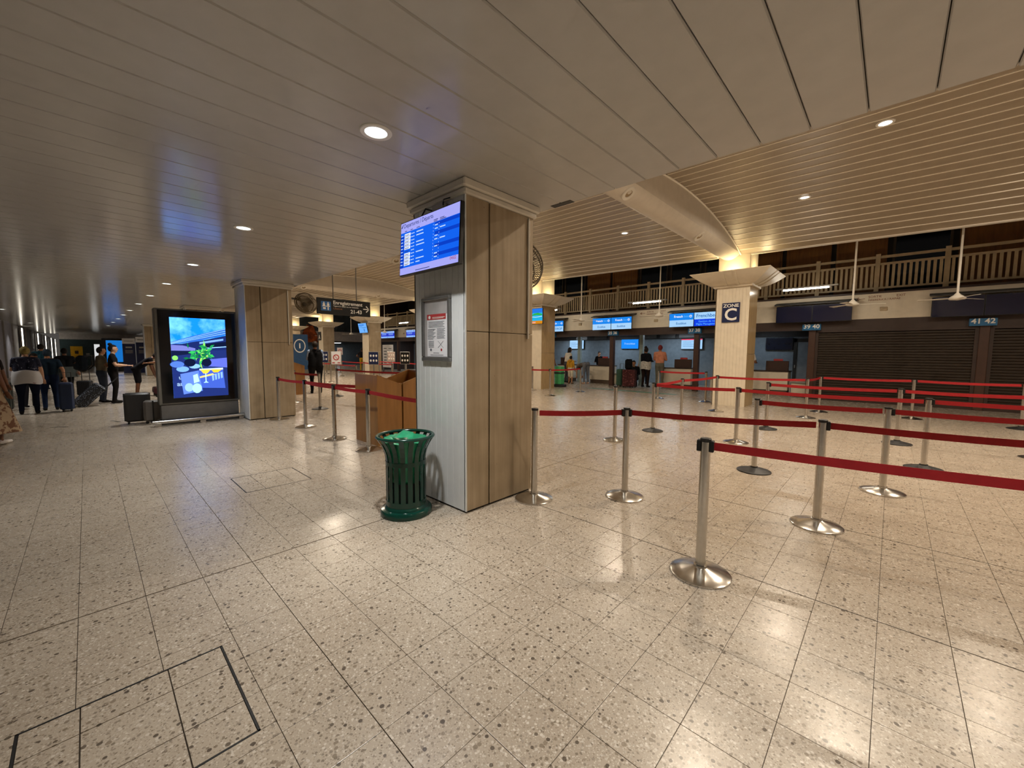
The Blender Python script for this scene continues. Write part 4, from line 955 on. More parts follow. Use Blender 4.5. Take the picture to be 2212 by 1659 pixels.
stanchion(*F['i'], 'chrome stanchion of the fifth belt row at the right edge')
stanchion(*F['j'], 'far chrome stanchion in front of the man in the pink shirt', belts=[F['k']])
stanchion(*F['k'], 'far chrome stanchion beside the left edge of the zone C pillar')
stanchion(*F['l'], 'far chrome stanchion beside the bending traveller', belts=[F['m']])
stanchion(*F['m'], 'far chrome stanchion in front of the green bin', belts=[F['o']])
stanchion(*F['n'], 'far chrome stanchion in front of the left tray pillar', belts=[(-12.2, 12.8)])
Lr = [(-10.36, 3.02), (-8.92, 3.10), (-7.33, 3.04), (-6.12, 3.08)]
stanchion(*Lr[0], 'chrome stanchion touching the concrete pillar at left', belts=[Lr[1]])
stanchion(*Lr[1], 'second chrome stanchion from the left concrete pillar', belts=[Lr[2], (-7.02, 3.5)])
stanchion(*Lr[2], 'chrome stanchion left of the wooden lectern', belts=[Lr[3]])
stanchion(*Lr[3], 'chrome stanchion in front of the wooden lectern corner', belts=[(-3.86, 3.05)])
stanchion(-11.45, 4.37, 'black-based stanchion behind the left belt row', 'black', belts=[(-13.3, 4.2)])
stanchion(-14.27, 6.05, 'black-based stanchion behind the lectern, under the round logo board', 'black', belts=[(-10.6, 6.6)])
stanchion(-13.5, 4.4, 'stanchion mostly hidden by the left concrete pillar')
stanchion(-10.6, 6.6, 'stanchion behind the two lecterns', 'black', belts=[(-7.5, 7.0)])
rows = [(-17.5, 8.3), (-21.0, 8.6), (-24.5, 8.9), (-18.0, 10.4), (-21.8, 10.8), (-25.6, 11.2), (-29.0, 11.6), (-16.0, 11.8), (-20.0, 12.4), (-24.0, 12.9)]
nm = ['first', 'second', 'third', 'fourth', 'fifth', 'sixth', 'seventh', 'eighth', 'ninth', 'tenth']
for k, (x, y) in enumerate(rows):
    nx = rows[k + 1] if k + 1 < len(rows) and rows[k + 1][0] < x else None
    stanchion(x, y, 'small distant stanchion in the far queue lanes, %s of ten' % nm[k], belts=[nx] if nx else [])
# sign boards on posts in the far lanes
def board(x, y, label, col, kind, zc=1.32):
    t = thing('queue_sign', label, 'sign board', (x, y, 0), rz=math.radians(55))
    MB().lathe([(.16, 0), (.15, .02), (.03, .04), (.02, 1.05), (0, 1.05)], 16).build('stand', GREY, t, world=False, smooth=True)
    MB().bbox(-.20, .20, -.02, .02, zc - .27, zc + .27, .006).build('frame', LGREY, t, world=False)
    MB().box(-.18, .18, -.026, -.02, zc - .25, zc + .25).build('sheet', col, t, world=False)
    q = MB()
    if kind == 'ring':
        n = 20; q.loft([[(R * math.cos(2 * PI * j / n), -.028, zc + .03 + R * math.sin(2 * PI * j / n)) for j in range(n)] for R in (.12, .085)]); q.add([(-.07, -.028, zc + .1), (-.055, -.028, zc + .11), (.07, -.028, zc - .05), (.055, -.028, zc - .06)], [(0, 1, 2, 3)])
        q.box(-.15, -.05, -.028, -.026, zc - .21, zc - .17); q.box(.05, .15, -.028, -.026, zc - .21, zc - .17); q.build('symbol', REDINK, t, world=False)
    else:
        for i in range(3):
            for j in range(2):
                q = MB(); q.ell((-.11 + .11 * i, -.028, zc + .1 - .2 * j), (.035, .002, .05), 10, 6); q.build('symbol', SIGNWHITE, t, world=False)
board(-16.4, 6.95, 'white queue sign with red ring symbol behind the lectern', PAPER, 'ring')
board(-19.8, 7.8, 'dark queue sign with rows of pale symbols beside the vest man', NAVY, 'grid')
board(-15.6, 8.15, 'dark blue queue sign above the wooden lectern', NAVY, 'grid')
board(-15.4, 9.5, 'dark queue sign with six pale symbols next to the pillar', SIGNBLACK, 'grid')
board(-19.5, 11.2, 'pale photo queue sign near the pillar', mat('photo_sheet', 'b9a7a0', rough=.5, var=.4, scale=12), 'grid')
board(-30, 13.0, 'pinkish notice board in the far lane', mat('pink_sheet', 'cfc3c8', rough=.5), 'ring', 1.6)
t = thing('price_board', 'large white notice board beside the far pillar', 'notice board', (-27.5, 15.6, 0)); MB().box(-28.4, -26.9, 15.58, 15.62, .4, 2.1).build('panel', PAPER, t); MB().box(-28.4, -28.3, 15.56, 15.64, 0, .4).build('leg', GREY, t); MB().box(-27.0, -26.9, 15.56, 15.64, 0, .4).build('leg', GREY, t)
q = MB()
for k in range(6): q.box(-28.2, -27.8, 15.57, 15.58, .7 + .22 * k, .76 + .22 * k); q.box(-27.5, -27.1, 15.57, 15.58, .7 + .22 * k, .74 + .22 * k)
q.build('print', INK, t)

# ------------------------------------------------------------------ lecterns
def lectern(x0, x1, y0, y1, zf, zb, label, flip=False):
    """open-topped wooden box, side panels sloping from the tall front to the low back"""
    t = thing('wooden_lectern', label, 'lectern', ((x0 + x1) / 2, (y0 + y1) / 2, 0))
    yf, yb = (y1, y0) if flip else (y0, y1); s = 1 if yb > yf else -1; th = .022
    MB().box(x0 + th, x1 - th, yf, yf + s * th, 0, zf).build('front_panel', WOOD, t)
    MB().box(x0 + th, x1 - th, yb - s * th, yb, 0, zb).build('back_panel', WOOD, t)
    for xx in (x0, x1 - th):
        q = MB(); q.prism([(yf, 0), (yb, 0), (yb, zb), (yf, zf)], 'x', xx, xx + th); q.build('side_panel', WOOD, t)
    MB().box(x0 + th, x1 - th, min(yf, yb) + th, max(yf, yb) - th, zb - .22, zb - .2).build('shelf', WOODD, t)
    for xx in (x0 - .004, x1 - th - .004):
        q = MB(); q.prism([(yf, zf), (yb, zb), (yb, zb + .012), (yf, zf + .012)], 'x', xx, xx + th + .008); q.build('edge_strip', WOOD, t)
lectern(-7.02, -6.22, 3.30, 3.76, 1.2, 1.02, 'honey-coloured wooden lectern left of the near pillar')
lectern(-7.0, -6.2, 3.78, 4.40, 1.24, 1.04, 'second wooden lectern backing onto the first, half behind the pillar', True)
lectern(-16.6, -15.75, 4.95, 5.5, 1.25, 1.05, 'rounded wooden desk in front of the man in the dark vest')

# ------------------------------------------------------------------ hanging sign
t = thing('hanging_sign', 'black hanging sign reading Enregistrement 21-43 with arrow', 'sign', (-11.2, 5.03, 3.03))
MB().bbox(-11.26, -11.2, 4.28, 5.78, 2.6, 3.03, .005).build('panel', SIGNBLACK, t)
for yy in (4.72, 5.38): MB().tube([(-11.23, yy, 3.03), (-11.23, yy, 4.7)], .015, 8).build('hanger', GREY, t)
MB().box(-11.2, -11.196, 4.38, 4.64, 2.69, 2.94).build('blue_square', mat('pictogram_blue', '1763a8', rough=.4), t)
q = MB()
for yy in (4.455, 4.565):
    n = 12; q.add([(-11.194, yy + .018 * math.cos(2 * PI * j / n), 2.905 + .018 * math.sin(2 * PI * j / n)) for j in range(n)], [tuple(range(n))]); q.box(-11.196, -11.193, yy - .03, yy + .03, 2.82, 2.885)
q.box(-11.196, -11.193, 4.41, 4.61, 2.80, 2.82); q.box(-11.196, -11.193, 4.43, 4.50, 2.73, 2.78); q.box(-11.196, -11.193, 4.55, 4.58, 2.71, 2.82); q.build('pictogram', SIGNWHITE, t)
text('Enregistrement', .135, SIGNWHITE, t, (-11.197, 4.70, 2.925), face='+x', align='LEFT', bold=.0022); text("Tapura'a titeti no te revara'a", .062, SIGNWHITE, t, (-11.197, 4.70, 2.835), face='+x', align='LEFT')
text('Check-in', .07, mat('sign_orange', 'a8704a', rough=.5), t, (-11.197, 4.70, 2.765), face='+x', align='LEFT'); text('21-43', .145, SIGNWHITE, t, (-11.197, 5.52, 2.71), face='+x', align='RIGHT', bold=.003)
q = MB(); q.box(-11.197, -11.194, 5.56, 5.74, 2.80, 2.825)
for s in (1, -1): q.add([(-11.194, 5.745, 2.8125), (-11.194, 5.66, 2.8125 + s * .095), (-11.194, 5.635, 2.8125 + s * .078), (-11.194, 5.712, 2.8125)], [(0, 1, 2, 3)])
q.build('arrow', SIGNWHITE, t)
# ------------------------------------------------------------------ wall fans on the pillars
def wallfan(loc, rot, label, mount, fs=1.0):
    t = thing('wall_fan', label, 'fan', loc)
    R = Matrix.Rotation(rot[2], 3, 'Z') @ Matrix.Rotation(rot[0], 3, 'X')
    def G(p): return tuple(Vector(loc) + R @ (Vector(p) * fs))
    FANM = mat('fan_grey', '6f6453', rough=.4, metal=.5)
    for yy, rr in ((-.09, .26), (-.02, .33), (.07, .30)):
        q = MB(); q.tube([G((rr * math.cos(a), yy, rr * math.sin(a))) for a in np.linspace(0, 2 * PI, 33)], .010, 6); q.build('cage_ring', FANM, t, smooth=True)
    q = MB()
    for k in range(60):
        a = 2 * PI * k / 60; q.tube([G((.07 * math.cos(a), -.13, .07 * math.sin(a))), G((.26 * math.cos(a), -.09, .26 * math.sin(a))), G((.33 * math.cos(a), -.02, .33 * math.sin(a))), G((.30 * math.cos(a), .07, .30 * math.sin(a))), G((.07 * math.cos(a), .11, .07 * math.sin(a)))], .0045, 4)
    q.build('cage_wires', FANM, t, kind='stuff')
    q = MB(); q.tube([G((0, -.14, 0)), G((0, -.13, 0)), G((0, .05, 0)), G((0, .22, 0)), G((0, .23, 0))], [.04, .06, .06, .075, .05], 14); q.build('motor', mat('fan_motor', '3c3831', rough=.4), t, smooth=True)
    for k in range(3):
        a = 2 * PI * k / 3; q = MB(); c, s = math.cos(a), math.sin(a); c2, s2 = math.cos(a + .7), math.sin(a + .7)
        q.add([G((.05 * c, -.03, .05 * s)), G((.26 * c, -.05, .26 * s)), G((.27 * c2, .01, .27 * s2)), G((.06 * c2, .0, .06 * s2))], [(0, 1, 2, 3)]); q.build('blade', FANM, t)
    q = MB(); q.tube([G((0, .2, 0)), mount], .025, 8); q.build('wall_arm', mat('fan_motor', '3c3831'), t)
wallfan((-11.15, 3.98, 2.84), (math.radians(25), 0, math.radians(50)), 'round caged wall fan on the left concrete pillar', (-11.2, 3.48, 2.95), .82)
wallfan((-3.52, 3.85, 2.72), (math.radians(15), 0, math.radians(-110)), 'round caged wall fan behind the monitor pillar', (-3.4, 3.48, 2.8))

# ------------------------------------------------------------------ floor markings, green bin by the tray pillar
q = MB().box(-9.9, -6.0, 15.35, 15.75, 0, .004); tag(q.build('floor_mark', mat('green_floor_paint', '5f7f68', rough=.4)), 'long faded green stripe on the floor before the counters', 'floor marking')
q = MB().box(-11.4, 4.0, 15.02, 15.06, 0, .003); tag(q.build('floor_mark', mat('pink_floor_line', 'a87e68', rough=.4)), 'thin reddish line on the floor before the counters', 'floor marking')
t = thing('recycling_stand', 'slim bright green bin with black foot beside the left tray pillar', 'bin', (-11.3, 15.2, 0))
MB().bbox(-11.45, -11.1, 15.0, 15.3, .12, .95, .02).build('body', mat('bright_green', '4cae6c', rough=.5), t); MB().bbox(-11.55, -11.0, 14.95, 15.35, 0, .12, .02).build('foot', BLACKM, t); MB().box(-11.47, -11.08, 14.98, 15.32, .62, .68).build('band', BLACKM, t)
for (a, b_, l) in (((-12.5, -.60), (-12.4, -.35), 'left of two'), ((-12.75, .30), (-12.45, .42), 'right of two')):
    d = Vector((b_[0] - a[0], b_[1] - a[1], 0)); n_ = Vector((-d.y, d.x, 0)).normalized() * .02
    q = MB(); q.loft([[(p[0] + s * n_.x, p[1] + s * n_.y, z) for s, z in ((-1, 0), (1, 0), (1, .003), (-1, .003))] for p in (a, b_)], caps=True); tag(q.build('floor_tape', BLACKM), 'short black tape mark on the floor at far left, %s' % l, 'floor marking')

# ------------------------------------------------------------------ people
def cm(col, rough=.85, var=.15): return mat('cloth_' + col, col, rough=rough, var=var, scale=9, spec=.15)
SKINS = {'l': 'c79a7c', 'm': 'a8744f', 'd': '7a4e34'}
def skin(k): return mat('skin_' + k, SKINS[k], rough=.5, var=.05)
def sdf(pts, pr):
    if pr[0] == 'E':
        c, r = np.array(pr[1]), np.array(pr[2]); return (np.linalg.norm((pts - c) / r, axis=1) - 1) * r.min()
    a, b_, ra, rb = np.array(pr[1]), np.array(pr[2]), pr[3], pr[4]
    ab = b_ - a; tt = np.clip(((pts - a) @ ab) / max(1e-9, ab @ ab), 0, 1); return np.linalg.norm(pts - a - tt[:, None] * ab, axis=1) - (ra + (rb - ra) * tt)
def person(label, x, y, face, H, top, bottom, hair='221a15', sk='m', shoes='1c1a19', sleeve='short', legs='long', bend=0, arms=('down', 'down'), style='short', wide=1.0, step=0.0, child=False, crouch=False, headpitch=0, skirt=None, wrap=None, pattern=None, sleevecol=None):
    s = H / 1.72
    t = thing('person', label, 'person', (x, y, 0), rz=math.radians(face))
    MT = {'top': 0, 'bottom': 1, 'skin': 2, 'shoes': 3, 'eye': 4, 'mouth': 5, 'sleeve': 6}
    mats = [pattern or cm(top), cm(bottom), skin(sk), cm(shoes if shoes != 'skin' else '1c1a19'), mat('eye_dark', '17110e', rough=.3), mat('lip', '8a4a40', rough=.5), cm(sleevecol or top) if not (pattern and not sleevecol) else pattern]
    pel = np.array((0, 0, .93)) if not crouch else np.array((0, -.12, .38))
    dz = pel - np.array((0, 0, .93)); ang = math.radians(bend); cb, sb = math.cos(ang), math.sin(ang)
    def U(p, rot=True):
        v = np.array(p, float) - np.array((0, 0, .93))
        if rot: v = np.array((v[0], v[1] * cb + v[2] * sb, -v[1] * sb + v[2] * cb))
        return v + pel
    pr = []
    W_ = wide
    def cap(a, b_, ra, rb, m): pr.append(('C', tuple(a), tuple(b_), ra, rb, MT[m]))
    def ell(c, r, m): pr.append(('E', tuple(c), tuple(r), MT[m]))
    # trunk: stacked wide sections so that the chest is broad and the waist narrower
    for sx in (-1, 1):
        cap(U((sx * .075 * W_, -.01, .90)), U((sx * .06 * W_, 0, 1.05)), .105 * W_, .10 * W_, 'bottom')
        cap(U((sx * .065 * W_, 0, 1.02)), U((sx * .085 * W_, 0, 1.30)), .105 * W_, .105, 'top')
        cap(U((sx * .085 * W_, 0, 1.30)), U((sx * .15, -.01, 1.40)), .105, .065, 'top')
        cap(U((0, 0, 1.42)), U((sx * .17, -.01, 1.40)), .06, .06, 'top')
    cap(U((0, .01, 1.47)), U((0, .015, 1.53)), .054, .052, 'skin')
    cap(U((0, 0, 1.36)), U((0, .0, 1.425)), .085, .066, 'top')
    # head
    hc = U((0, .025, 1.615)); hp = ang * .6 + math.radians(headpitch)
    ch, sh = math.cos(hp), math.sin(hp)
    def Hd(p): return hc + np.array((p[0], p[1] * ch + p[2] * sh, -p[1] * sh + p[2] * ch))
    ell(hc, (.078, .098, .108), 'skin'); cap(Hd((0, .03, -.05)), Hd((0, .045, -.075)), .055, .045, 'skin')
    cap(Hd((0, .095, .01)), Hd((0, .115, -.02)), .010, .014, 'skin')
    for sx in (-1, 1): ell(Hd((sx * .082, -.005, -.005)), (.012, .022, .032), 'skin')
    # arms
    hands = []
    for sx, pose in zip((-1, 1), arms):
        shd = U((sx * .18, -.01, 1.40))
        if isinstance(pose, (tuple, list)): el, wr = np.array(pose[0]) + dz * 0, np.array(pose[1])
        elif pose == 'down': el, wr = U((sx * .25, -.03, 1.13)), U((sx * .27, .05, .89))
        elif pose == 'fwd': el, wr = U((sx * .24, .06, 1.14)), U((sx * .17, .29, 1.12))
        elif pose == 'face': el, wr = U((sx * .24, .14, 1.18)), U((sx * .07, .17, 1.42))
        elif pose == 'hang': el, wr = shd + np.array((sx * .03, .04, -.27)), shd + np.array((sx * .0, .10, -.50))
        elif pose == 'pull': el, wr = U((sx * .27, -.10, 1.14)), U((sx * .28, -.20, .92))
        elif pose == 'hip': el, wr = U((sx * .36, -.06, 1.15)), U((sx * .20, .06, 1.02))
        elif pose == 'up': el, wr = U((sx * .30, .06, 1.28)), U((sx * .12, .06, 1.48))
        sm = 'sleeve'; fm = 'sleeve' if sleeve == 'long' else 'skin'
        mid = shd + (el - shd) * .62
        cap(shd, mid, .062, .052, sm); cap(mid, el, .047 if sleeve != 'long' else .05, .042, fm); cap(el, wr, .042, .029 if sleeve != 'long' else .034, fm)
        hands.append((el, wr, sx))
    # legs
    for sx in (-1, 1):
        hip = U((sx * .088 * W_, 0, .90), False)
        if crouch: kn, an = np.array((sx * .15, .28, .50)), np.array((sx * .13, .06, .08))
        else: kn, an = np.array((sx * .095 * W_, .03 + sx * step * .5, .50)), np.array((sx * .10 * W_, -.02 + sx * step, .09))
        lm = 'bottom'; cm2 = 'bottom' if legs == 'long' else 'skin'
        cap(hip, kn, .098 * W_, .066 if legs != 'short' else .078, lm); cap(kn, an, .062 if legs == 'long' else .055, .05 if legs == 'long' else .038, cm2)
        cap(an + np.array((0, -.035, -.045)), an + np.array((sx * .02, .15, -.055)), .042, .034, 'shoes' if shoes != 'skin' else 'skin')
    # union of the primitives, voxel remeshed into one surface
    m = MB()
    for p in pr:
        if p[0] == 'E': m.ell(p[1], p[2])
        else:
            a, b_ = Vector(p[1]), Vector(p[2]); m.tube([a, b_], [p[3], p[4]], 14); m.ell(a, (p[3],) * 3, 12, 8); m.ell(b_, (p[4],) * 3, 12, 8)
    me = m.mesh('body', mats); ob = bpy.data.objects.new('tmp', me); C.objects.link(ob)
    md = ob.modifiers.new('r', 'REMESH'); md.mode = 'VOXEL'; md.voxel_size = .02 if not child else .018
    ms = ob.modifiers.new('s', 'SMOOTH'); ms.factor = .6; ms.iterations = 3
    dg = bpy.context.evaluated_depsgraph_get(); me2 = bpy.data.meshes.new_from_object(ob.evaluated_get(dg)); bpy.data.objects.remove(ob)
    n = len(me2.polygons); cen = np.zeros(n * 3); me2.polygons.foreach_get('center', cen); cen = cen.reshape(-1, 3)
    D = np.stack([sdf(cen, p) for p in pr]); idx = np.array([p[-1] for p in pr])[D.argmin(0)]
    vs = np.zeros(len(me2.vertices) * 3); me2.vertices.foreach_get('co', vs)
    full = MB(); full.v = [tuple(q) for q in vs.reshape(-1, 3)]; full.f = [tuple(p.vertices) for p in me2.polygons]; full.mi = [int(i) for i in idx]
    # hands with five fingers
    full.cur = MT['skin']
    for el, wr, sx in hands:
        d = Vector(wr - el).normalized(); side = Vector((1, 0, 0)) - d * d.x; side = side.normalized() if side.length > .1 else Vector((0, 1, 0)); nr = d.cross(side)
        w0 = Vector(wr); R = Matrix((side, nr, d)).transposed(); full.ell(tuple(w0 + d * .045), (.036, .016, .052), 10, 7, R)
        for k in range(4):
            b0 = w0 + d * .085 + side * (.026 - .017 * k); L_ = (.062, .070, .066, .052)[k]; b1 = b0 + d * L_ * .55 - nr * .006 * sx; b2 = b1 + d * L_ * .4 - nr * .018 * sx
            full.tube([b0 - d * .02, b1, b2], [.0095, .009, .007], 6)
        th = -sx; b0 = w0 + d * .03 + side * th * .03; full.tube([b0, b0 + d * .03 + side * th * .022, b0 + d * .06 + side * th * .024], [.011, .010, .008], 6)
    full.cur = MT['eye']
    for sx in (-1, 1): full.ell(tuple(Hd((sx * .032, .088, .012))), (.013, .008, .008), 8, 6)
    full.cur = MT['mouth']; full.ell(tuple(Hd((0, .093, -.052))), (.022, .007, .006), 8, 6)
    full.v = [(p[0] * s, p[1] * s, p[2] * s) for p in full.v]
    full.build('body', mats, t, world=False, smooth=70)
    # hair
    hm = mat('hair_' + hair, hair, rough=.65, var=.3, scale=30, spec=.2)
    h = MB(); n_, m_ = 18, 12; vs = []
    for i in range(m_ + 1):
        tt = PI * i / m_
        for j in range(n_):
            a = 2 * PI * j / n_; vs.append((math.sin(tt) * math.cos(a), math.sin(tt) * math.sin(a), math.cos(tt)))
    vv = []; keep = []
    for v in vs:
        long_ = style == 'long'
        r = (.090, .108, .118)
        z = v[2] * r[2] - (.10 if (long_ and v[2] < 0) else 0)
        vv.append(tuple(Hd((v[0] * r[0], v[1] * r[1] - .008, z + .006)) * s)); keep.append(not (v[1] > .25 and v[2] < .42) and v[2] > (-.95 if long_ else (-.35 if v[1] > -.1 else -.80)))
    fs = []
    for i in range(m_):
        for j in range(n_):
            q = (i * n_ + j, i * n_ + (j + 1) % n_, (i + 1) * n_ + (j + 1) % n_, (i + 1) * n_ + j)
            if all(keep[k] for k in q): fs.append(q)
    h.add(vv, fs)
    if style == 'bun': h.ell(tuple(Hd((0, -.06, .13)) * s), (.05 * s, .05 * s, .045 * s))
    if style == 'cap': pass
    h.build('hair', hm, t, world=False, smooth=60, label='hair')
    if skirt:
        q = MB(); col, z1, z0, r0, r1 = skirt[:5]
        prof = [(r0, z1), (r0 * 1.08 + .02, z1 - (z1 - z0) * .3), ((r0 + r1) / 2 + .02, z1 - (z1 - z0) * .65), (r1, z0), (r1 - .01, z0 + .01)]
        rings = []
        for r, z in prof: rings.append([(r * W_ * (1 + .06 * math.sin(6 * a)) * math.cos(a) * s, r * .8 * W_ * (1 + .06 * math.sin(6 * a)) * math.sin(a) * s, z * s) for a in np.linspace(0, 2 * PI, 36, endpoint=False)])
        q.loft(rings); q.build('skirt', skirt[5] if len(skirt) > 5 else cm(col), t, world=False, smooth=60)
    if wrap:
        q = MB(); rings = []
        for r, z in ((.17, 1.12), (.182, 1.10), (.195, .98), (.203, .84), (.198, .78), (.19, .79)): rings.append([(r * W_ * (1 + .03 * math.sin(5 * a)) * math.cos(a) * s, (r * .82 * W_ * (1 + .03 * math.sin(5 * a)) * math.sin(a) - .01) * s, (z + .02 * math.sin(3 * a)) * s) for a in np.linspace(0, 2 * PI, 32, endpoint=False)])
        q.loft(rings); q.build('tied_sweater', wrap, t, world=False, smooth=60)
    return t
def spotted(name, a, b_, sc_=9, th=.5):
    m = mat(name, a, rough=.8); nt = m.node_tree; r = [n for n in nt.nodes if n.type == 'VALTORGB'][0]; no = [n for n in nt.nodes if n.type == 'TEX_NOISE'][0]
    no.inputs['Scale'].default_value = sc_; r.color_ramp.elements[0].position = th; r.color_ramp.elements[1].position = th + .06; r.color_ramp.elements[0].color = lin(a); r.color_ramp.elements[1].color = lin(b_); return m
WSW = spotted('white_printed_sweater', 'c9c6c6', '8a6a70', 7, .66); FLORAL = spotted('navy_floral', '171c38', '8d93a8', 26, .60); DRESS = spotted('brown_batik', 'a98e6c', '6b4326', 15, .50); GSW = spotted('grey_printed_sweater', 'c4bfb5', '6f6a64', 22, .58)
# left group
person('person at the left edge in a long brown and cream patterned dress', -10.75, -1.22, 60, 1.75, 'b59a78', 'b59a78', sk='d', legs='short', shoes='d8d0c8', wide=1.1, skirt=('x', 1.05, .22, .18, .36, DRESS), pattern=DRESS, style='short', step=.12)
person('person with fair hair, navy floral top and a white sweater tied at the waist', -15.5, -1.05, 90, 1.66, '171c38', '101526', hair='8a7a4a', sk='l', wide=1.3, wrap=WSW, pattern=FLORAL, arms=('fwd', 'down'), style='short')
person('person in dark top and jeans pulling a navy suitcase', -16.1, -.72, 95, 1.60, '1a2a38', '15223c', hair='2a3a48', sk='m', arms=('down', 'pull'), wide=1.1)
person('person in a teal shirt farther back between the light columns', -24.5, -1.25, 80, 1.8, '2f5f78', '1e2430', sk='m')
person('person in black top with a grey cloth tied at the waist holding a trolley', -20.2, -.52, 100, 1.64, '0f0f12', '121214', hair='15110f', sk='d', wide=1.2, arms=('hip', 'pull'), skirt=('4b4f4c', 1.08, .72, .19, .27))
person('person in beige top wearing a dark rucksack near the tilted suitcase', -17.4, .28, 15, 1.68, '7a705e', '3c4250', sk='m', arms=('down', 'fwd'))
person('person with hair bun and dark trousers with white side stripe', -16.95, .52, -5, 1.74, '101014', '14100f', sk='l', style='bun', arms=('fwd', 'fwd'), wide=1.05)
person('person in dark shirt and shorts bending over luggage', -19.0, 1.15, -10, 1.78, '15151a', '18181c', sk='d', legs='short', bend=50, arms=('hang', 'hang'))
person('person with grey hair and white shirt behind the advertising screen', -18.2, 1.72, 170, 1.80, 'c9d4e6', '14161c', hair='8d8780', sk='m', arms=('fwd', 'fwd'))
person('person with dark hair at the far left behind the patterned dress', -13.6, -1.45, 70, 1.66, '2c2624', '222024', sk='d', style='long')
person('person leaning forward between two travellers at far left', -17.4, -1.15, -60, 1.55, '3a3236', '26262c', sk='d', bend=25, arms=('hang', 'hang'))
q = MB(); q.loft([[(p[0], p[1], z) for p in ((-.01, -.02), (.01, -.02), (.01, .02), (-.01, .02))] for z in (.08, .9)], caps=True)
# middle
person('person in a dark vest over a pale blue shirt standing at a desk', -15.9, 5.95, 75, 1.95, '0e0e12', '0c0c0f', sk='d', sleeve='long', sleevecol='8fa3c4', arms=('fwd', 'fwd'), wide=1.3)
person('person in black polo shirt at the far counters', -24.8, 16.6, 60, 1.9, '101014', '16161a', sk='m')
person('person in white shirt with yellow bag at the far counters', -22.6, 16.4, 40, 1.8, 'd8cfc4', '4a4038', sk='m', style='long')
person('person in orange top far behind the zone A pillar', -38, 15.5, 60, 1.85, 'a04a22', '222222', sk='d')
person('person in black with yellow trim beside the far tray pillar', -31, 15.2, 60, 1.85, '15151a', 'b08a20', sk='d', arms=('hip', 'hip'))
# counters
person('person with a black rucksack seen from behind at the left counter', -14.2, 18.2, 0, 1.9, '1b2233', '8d8f8c', sk='m')
person('person in a loose white top leaning with hand to head beside the child', -12.55, 17.5, -20, 1.88, 'd8cfc0', '4a4a50', sk='m', sleeve='long', bend=12, arms=('up', 'fwd'), style='long')
person('child in a mustard hooded jacket and pale shorts', -11.95, 17.0, 5, 1.42, 'c8922a', 'cfc6b0', sk='m', sleeve='long', legs='short', child=True, shoes='6a4a30', wide=1.05)
bp_ = bpy.data.objects[[o.name for o in bpy.data.objects if o.get('label', '').startswith('child in a mustard')][0]]
q = MB(); q.ell((0, -.075, 1.185), (.085, .05, .075), 14, 9); q.build('hood', cm('c8922a'), bp_, world=False, smooth=60)
person('person in grey bending down over a bag beside the child', -11.35, 17.5, 65, 1.85, '6d6258', '6e6f74', sk='l', bend=98, arms=('hang', 'hang'), shoes='skin', wide=1.05, style='long')
person('uniformed clerk seated behind the counter with hand to chin', -11.8, 19.5, 190, 1.65, '15161c', '15161c', sk='l', sleeve='long', arms=('face', 'fwd'))
person('clerk in green uniform behind the pale post', -9.35, 19.9, 180, 1.9, '1e4034', '16161c', sk='m')
person('traveller in black crouching beside the red flowered suitcase', -8.95, 17.95, 190, 1.85, '111116', '1b1b20', sk='m', crouch=True, arms=('fwd', 'fwd'), sleeve='long', bend=15)
person('person in black top with pale sweater tied at the waist at the counter', -8.35, 17.9, -5, 1.85, '101118', '2a1d18', sk='d', wide=1.2, sleeve='long', wrap=GSW, style='bun', arms=('fwd', 'fwd'))
person('person in salmon pink shirt and red cap at the counter', -7.75, 18.05, 10, 1.95, 'd08a6c', '6d6a5c', hair='7a2a28', sk='m', sleeve='long', arms=('fwd', 'fwd'), shoes='c0b8b0')
person('person in white at the counter just right of the zone C pillar', -4.15, 17.9, -10, 1.9, 'd8d6d2', 'cfcac2', sk='d', arms=('fwd', 'fwd'))
# ------------------------------------------------------------------ luggage
def suitcase(label, x, y, w_, d_, h_, col, rz=0, lean=0, handle=.3, pat=None, cat='suitcase'):
    t = thing('suitcase', label, cat, (x, y, 0), rz=math.radians(rz)); t.rotation_euler = (math.radians(lean), 0, math.radians(rz))
    m = pat or mat('case_' + col, col, rough=.45, var=.1)
    MB().bbox(-w_ / 2, w_ / 2, -d_ / 2, d_ / 2, .05, .05 + h_, .035).build('shell', m, t, world=False, smooth=30)
    for k in range(5):
        q = MB(); q.box(-w_ / 2 + .05 + (w_ - .1) * k / 5, -w_ / 2 + .05 + (w_ - .1) * k / 5 + .02, -d_ / 2 - .006, -d_ / 2 + .01, .12, h_ - .02); q.build('rib', m, t, world=False)
    MB().box(-.008 - w_ / 2, w_ / 2 + .008, -.012, .012, .06, h_ + .04).build('zip_band', BLACKM, t, world=False)
    for sx in (-1, 1):
        for sy in (-1, 1): MB().tube([(sx * (w_ / 2 - .06) - .015, sy * (d_ / 2 - .05), .03), (sx * (w_ / 2 - .06) + .015, sy * (d_ / 2 - .05), .03)], .03, 10).build('wheel', BLACK, t, world=False)
    if handle: MB().tube([(-.1, d_ / 2 - .04, h_), (-.1, d_ / 2 - .04, h_ + handle), (.1, d_ / 2 - .04, h_ + handle), (.1, d_ / 2 - .04, h_)], .012, 6).build('pull_handle', BLACKM, t, world=False)
    return t
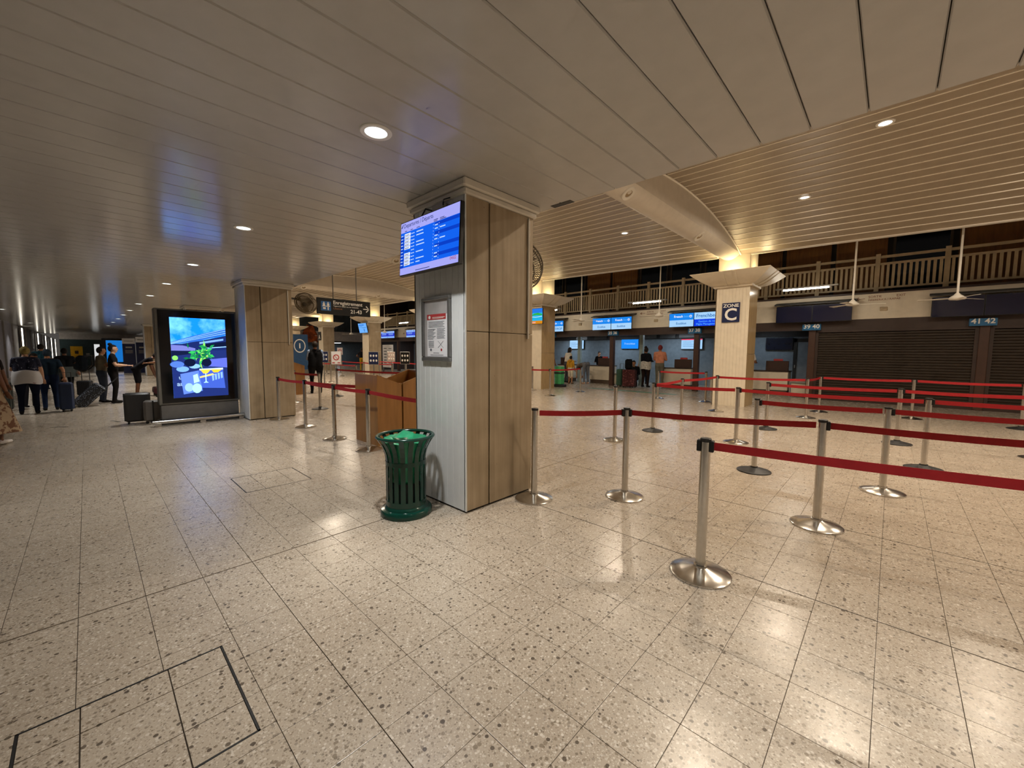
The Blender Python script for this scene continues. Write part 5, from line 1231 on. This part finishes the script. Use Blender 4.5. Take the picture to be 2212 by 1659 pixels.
SPK = spotted('black_speckled_shell', '1a1b1f', '7f8796', 40, .54); REDF = spotted('red_flower_shell', '4a1c1e', '9a5a58', 14, .58)
suitcase('black speckled suitcase tilted and pulled along the floor', -16.55, -.28, .5, .3, .72, '1a1b1f', rz=0, lean=-42, handle=.45, pat=SPK)
suitcase('navy suitcase standing behind the person in jeans', -15.6, -.42, .26, .42, .70, '16294a', rz=90)
suitcase('grey green suitcase left of the person with the tied sweater', -16.6, -1.62, .45, .3, .70, '3a413c', rz=80)
suitcase('dark cabin case held by its long handle near the tilted suitcase', -20.0, -.1, .36, .25, .5, '1a1c22', rz=70, handle=.5)
suitcase('dark grey suitcase behind the advertising screen foot', -11.95, .70, .42, .26, .62, '2c2b2c', rz=85, handle=0)
suitcase('smaller taupe suitcase tucked against the advertising screen', -11.72, .93, .14, .3, .46, '5f5a55', rz=0, handle=0)
suitcase('green suitcase beside the crouching traveller', -9.42, 17.5, .26, .36, .78, '3a5c4a', rz=0)
suitcase('dark red flowered suitcase in front of the crouching traveller', -8.8, 17.2, .58, .32, .78, '4a1c1e', rz=5, pat=REDF, handle=0)
suitcase('maroon suitcase lying by the bending traveller', -19.0, 1.75, .6, .4, .25, '4a1a24', rz=0, handle=0)
def rucksack(label, x, y, z, rz, col):
    t = thing('rucksack', label, 'rucksack', (x, y, z), rz=math.radians(rz))
    q = MB(); q.bbox(-.16, .16, -.1, .1, 0, .48, .06); q.build('body', cm(col), t, world=False, smooth=40)
    q = MB(); q.bbox(-.12, .12, -.16, -.08, .05, .26, .04); q.build('front_pocket', cm(col), t, world=False, smooth=40)
    for s in (-1, 1): MB().tube([(s * .09, .1, .46), (s * .1, .24, .48), (s * .1, .24, .2), (s * .1, .1, .05)], .018, 6).build('strap', BLACKM, t, world=False)
rucksack('black rucksack on the back of the person at the left counter', -14.2, 17.83, 1.1, 0, '0e0f13')
rucksack('dark rucksack on the back of the person in beige', -17.52, -.12, .95, 15, '1c2024')
rucksack('black rucksack on top of the red flowered suitcase', -8.85, 17.2, .83, 20, '101014')
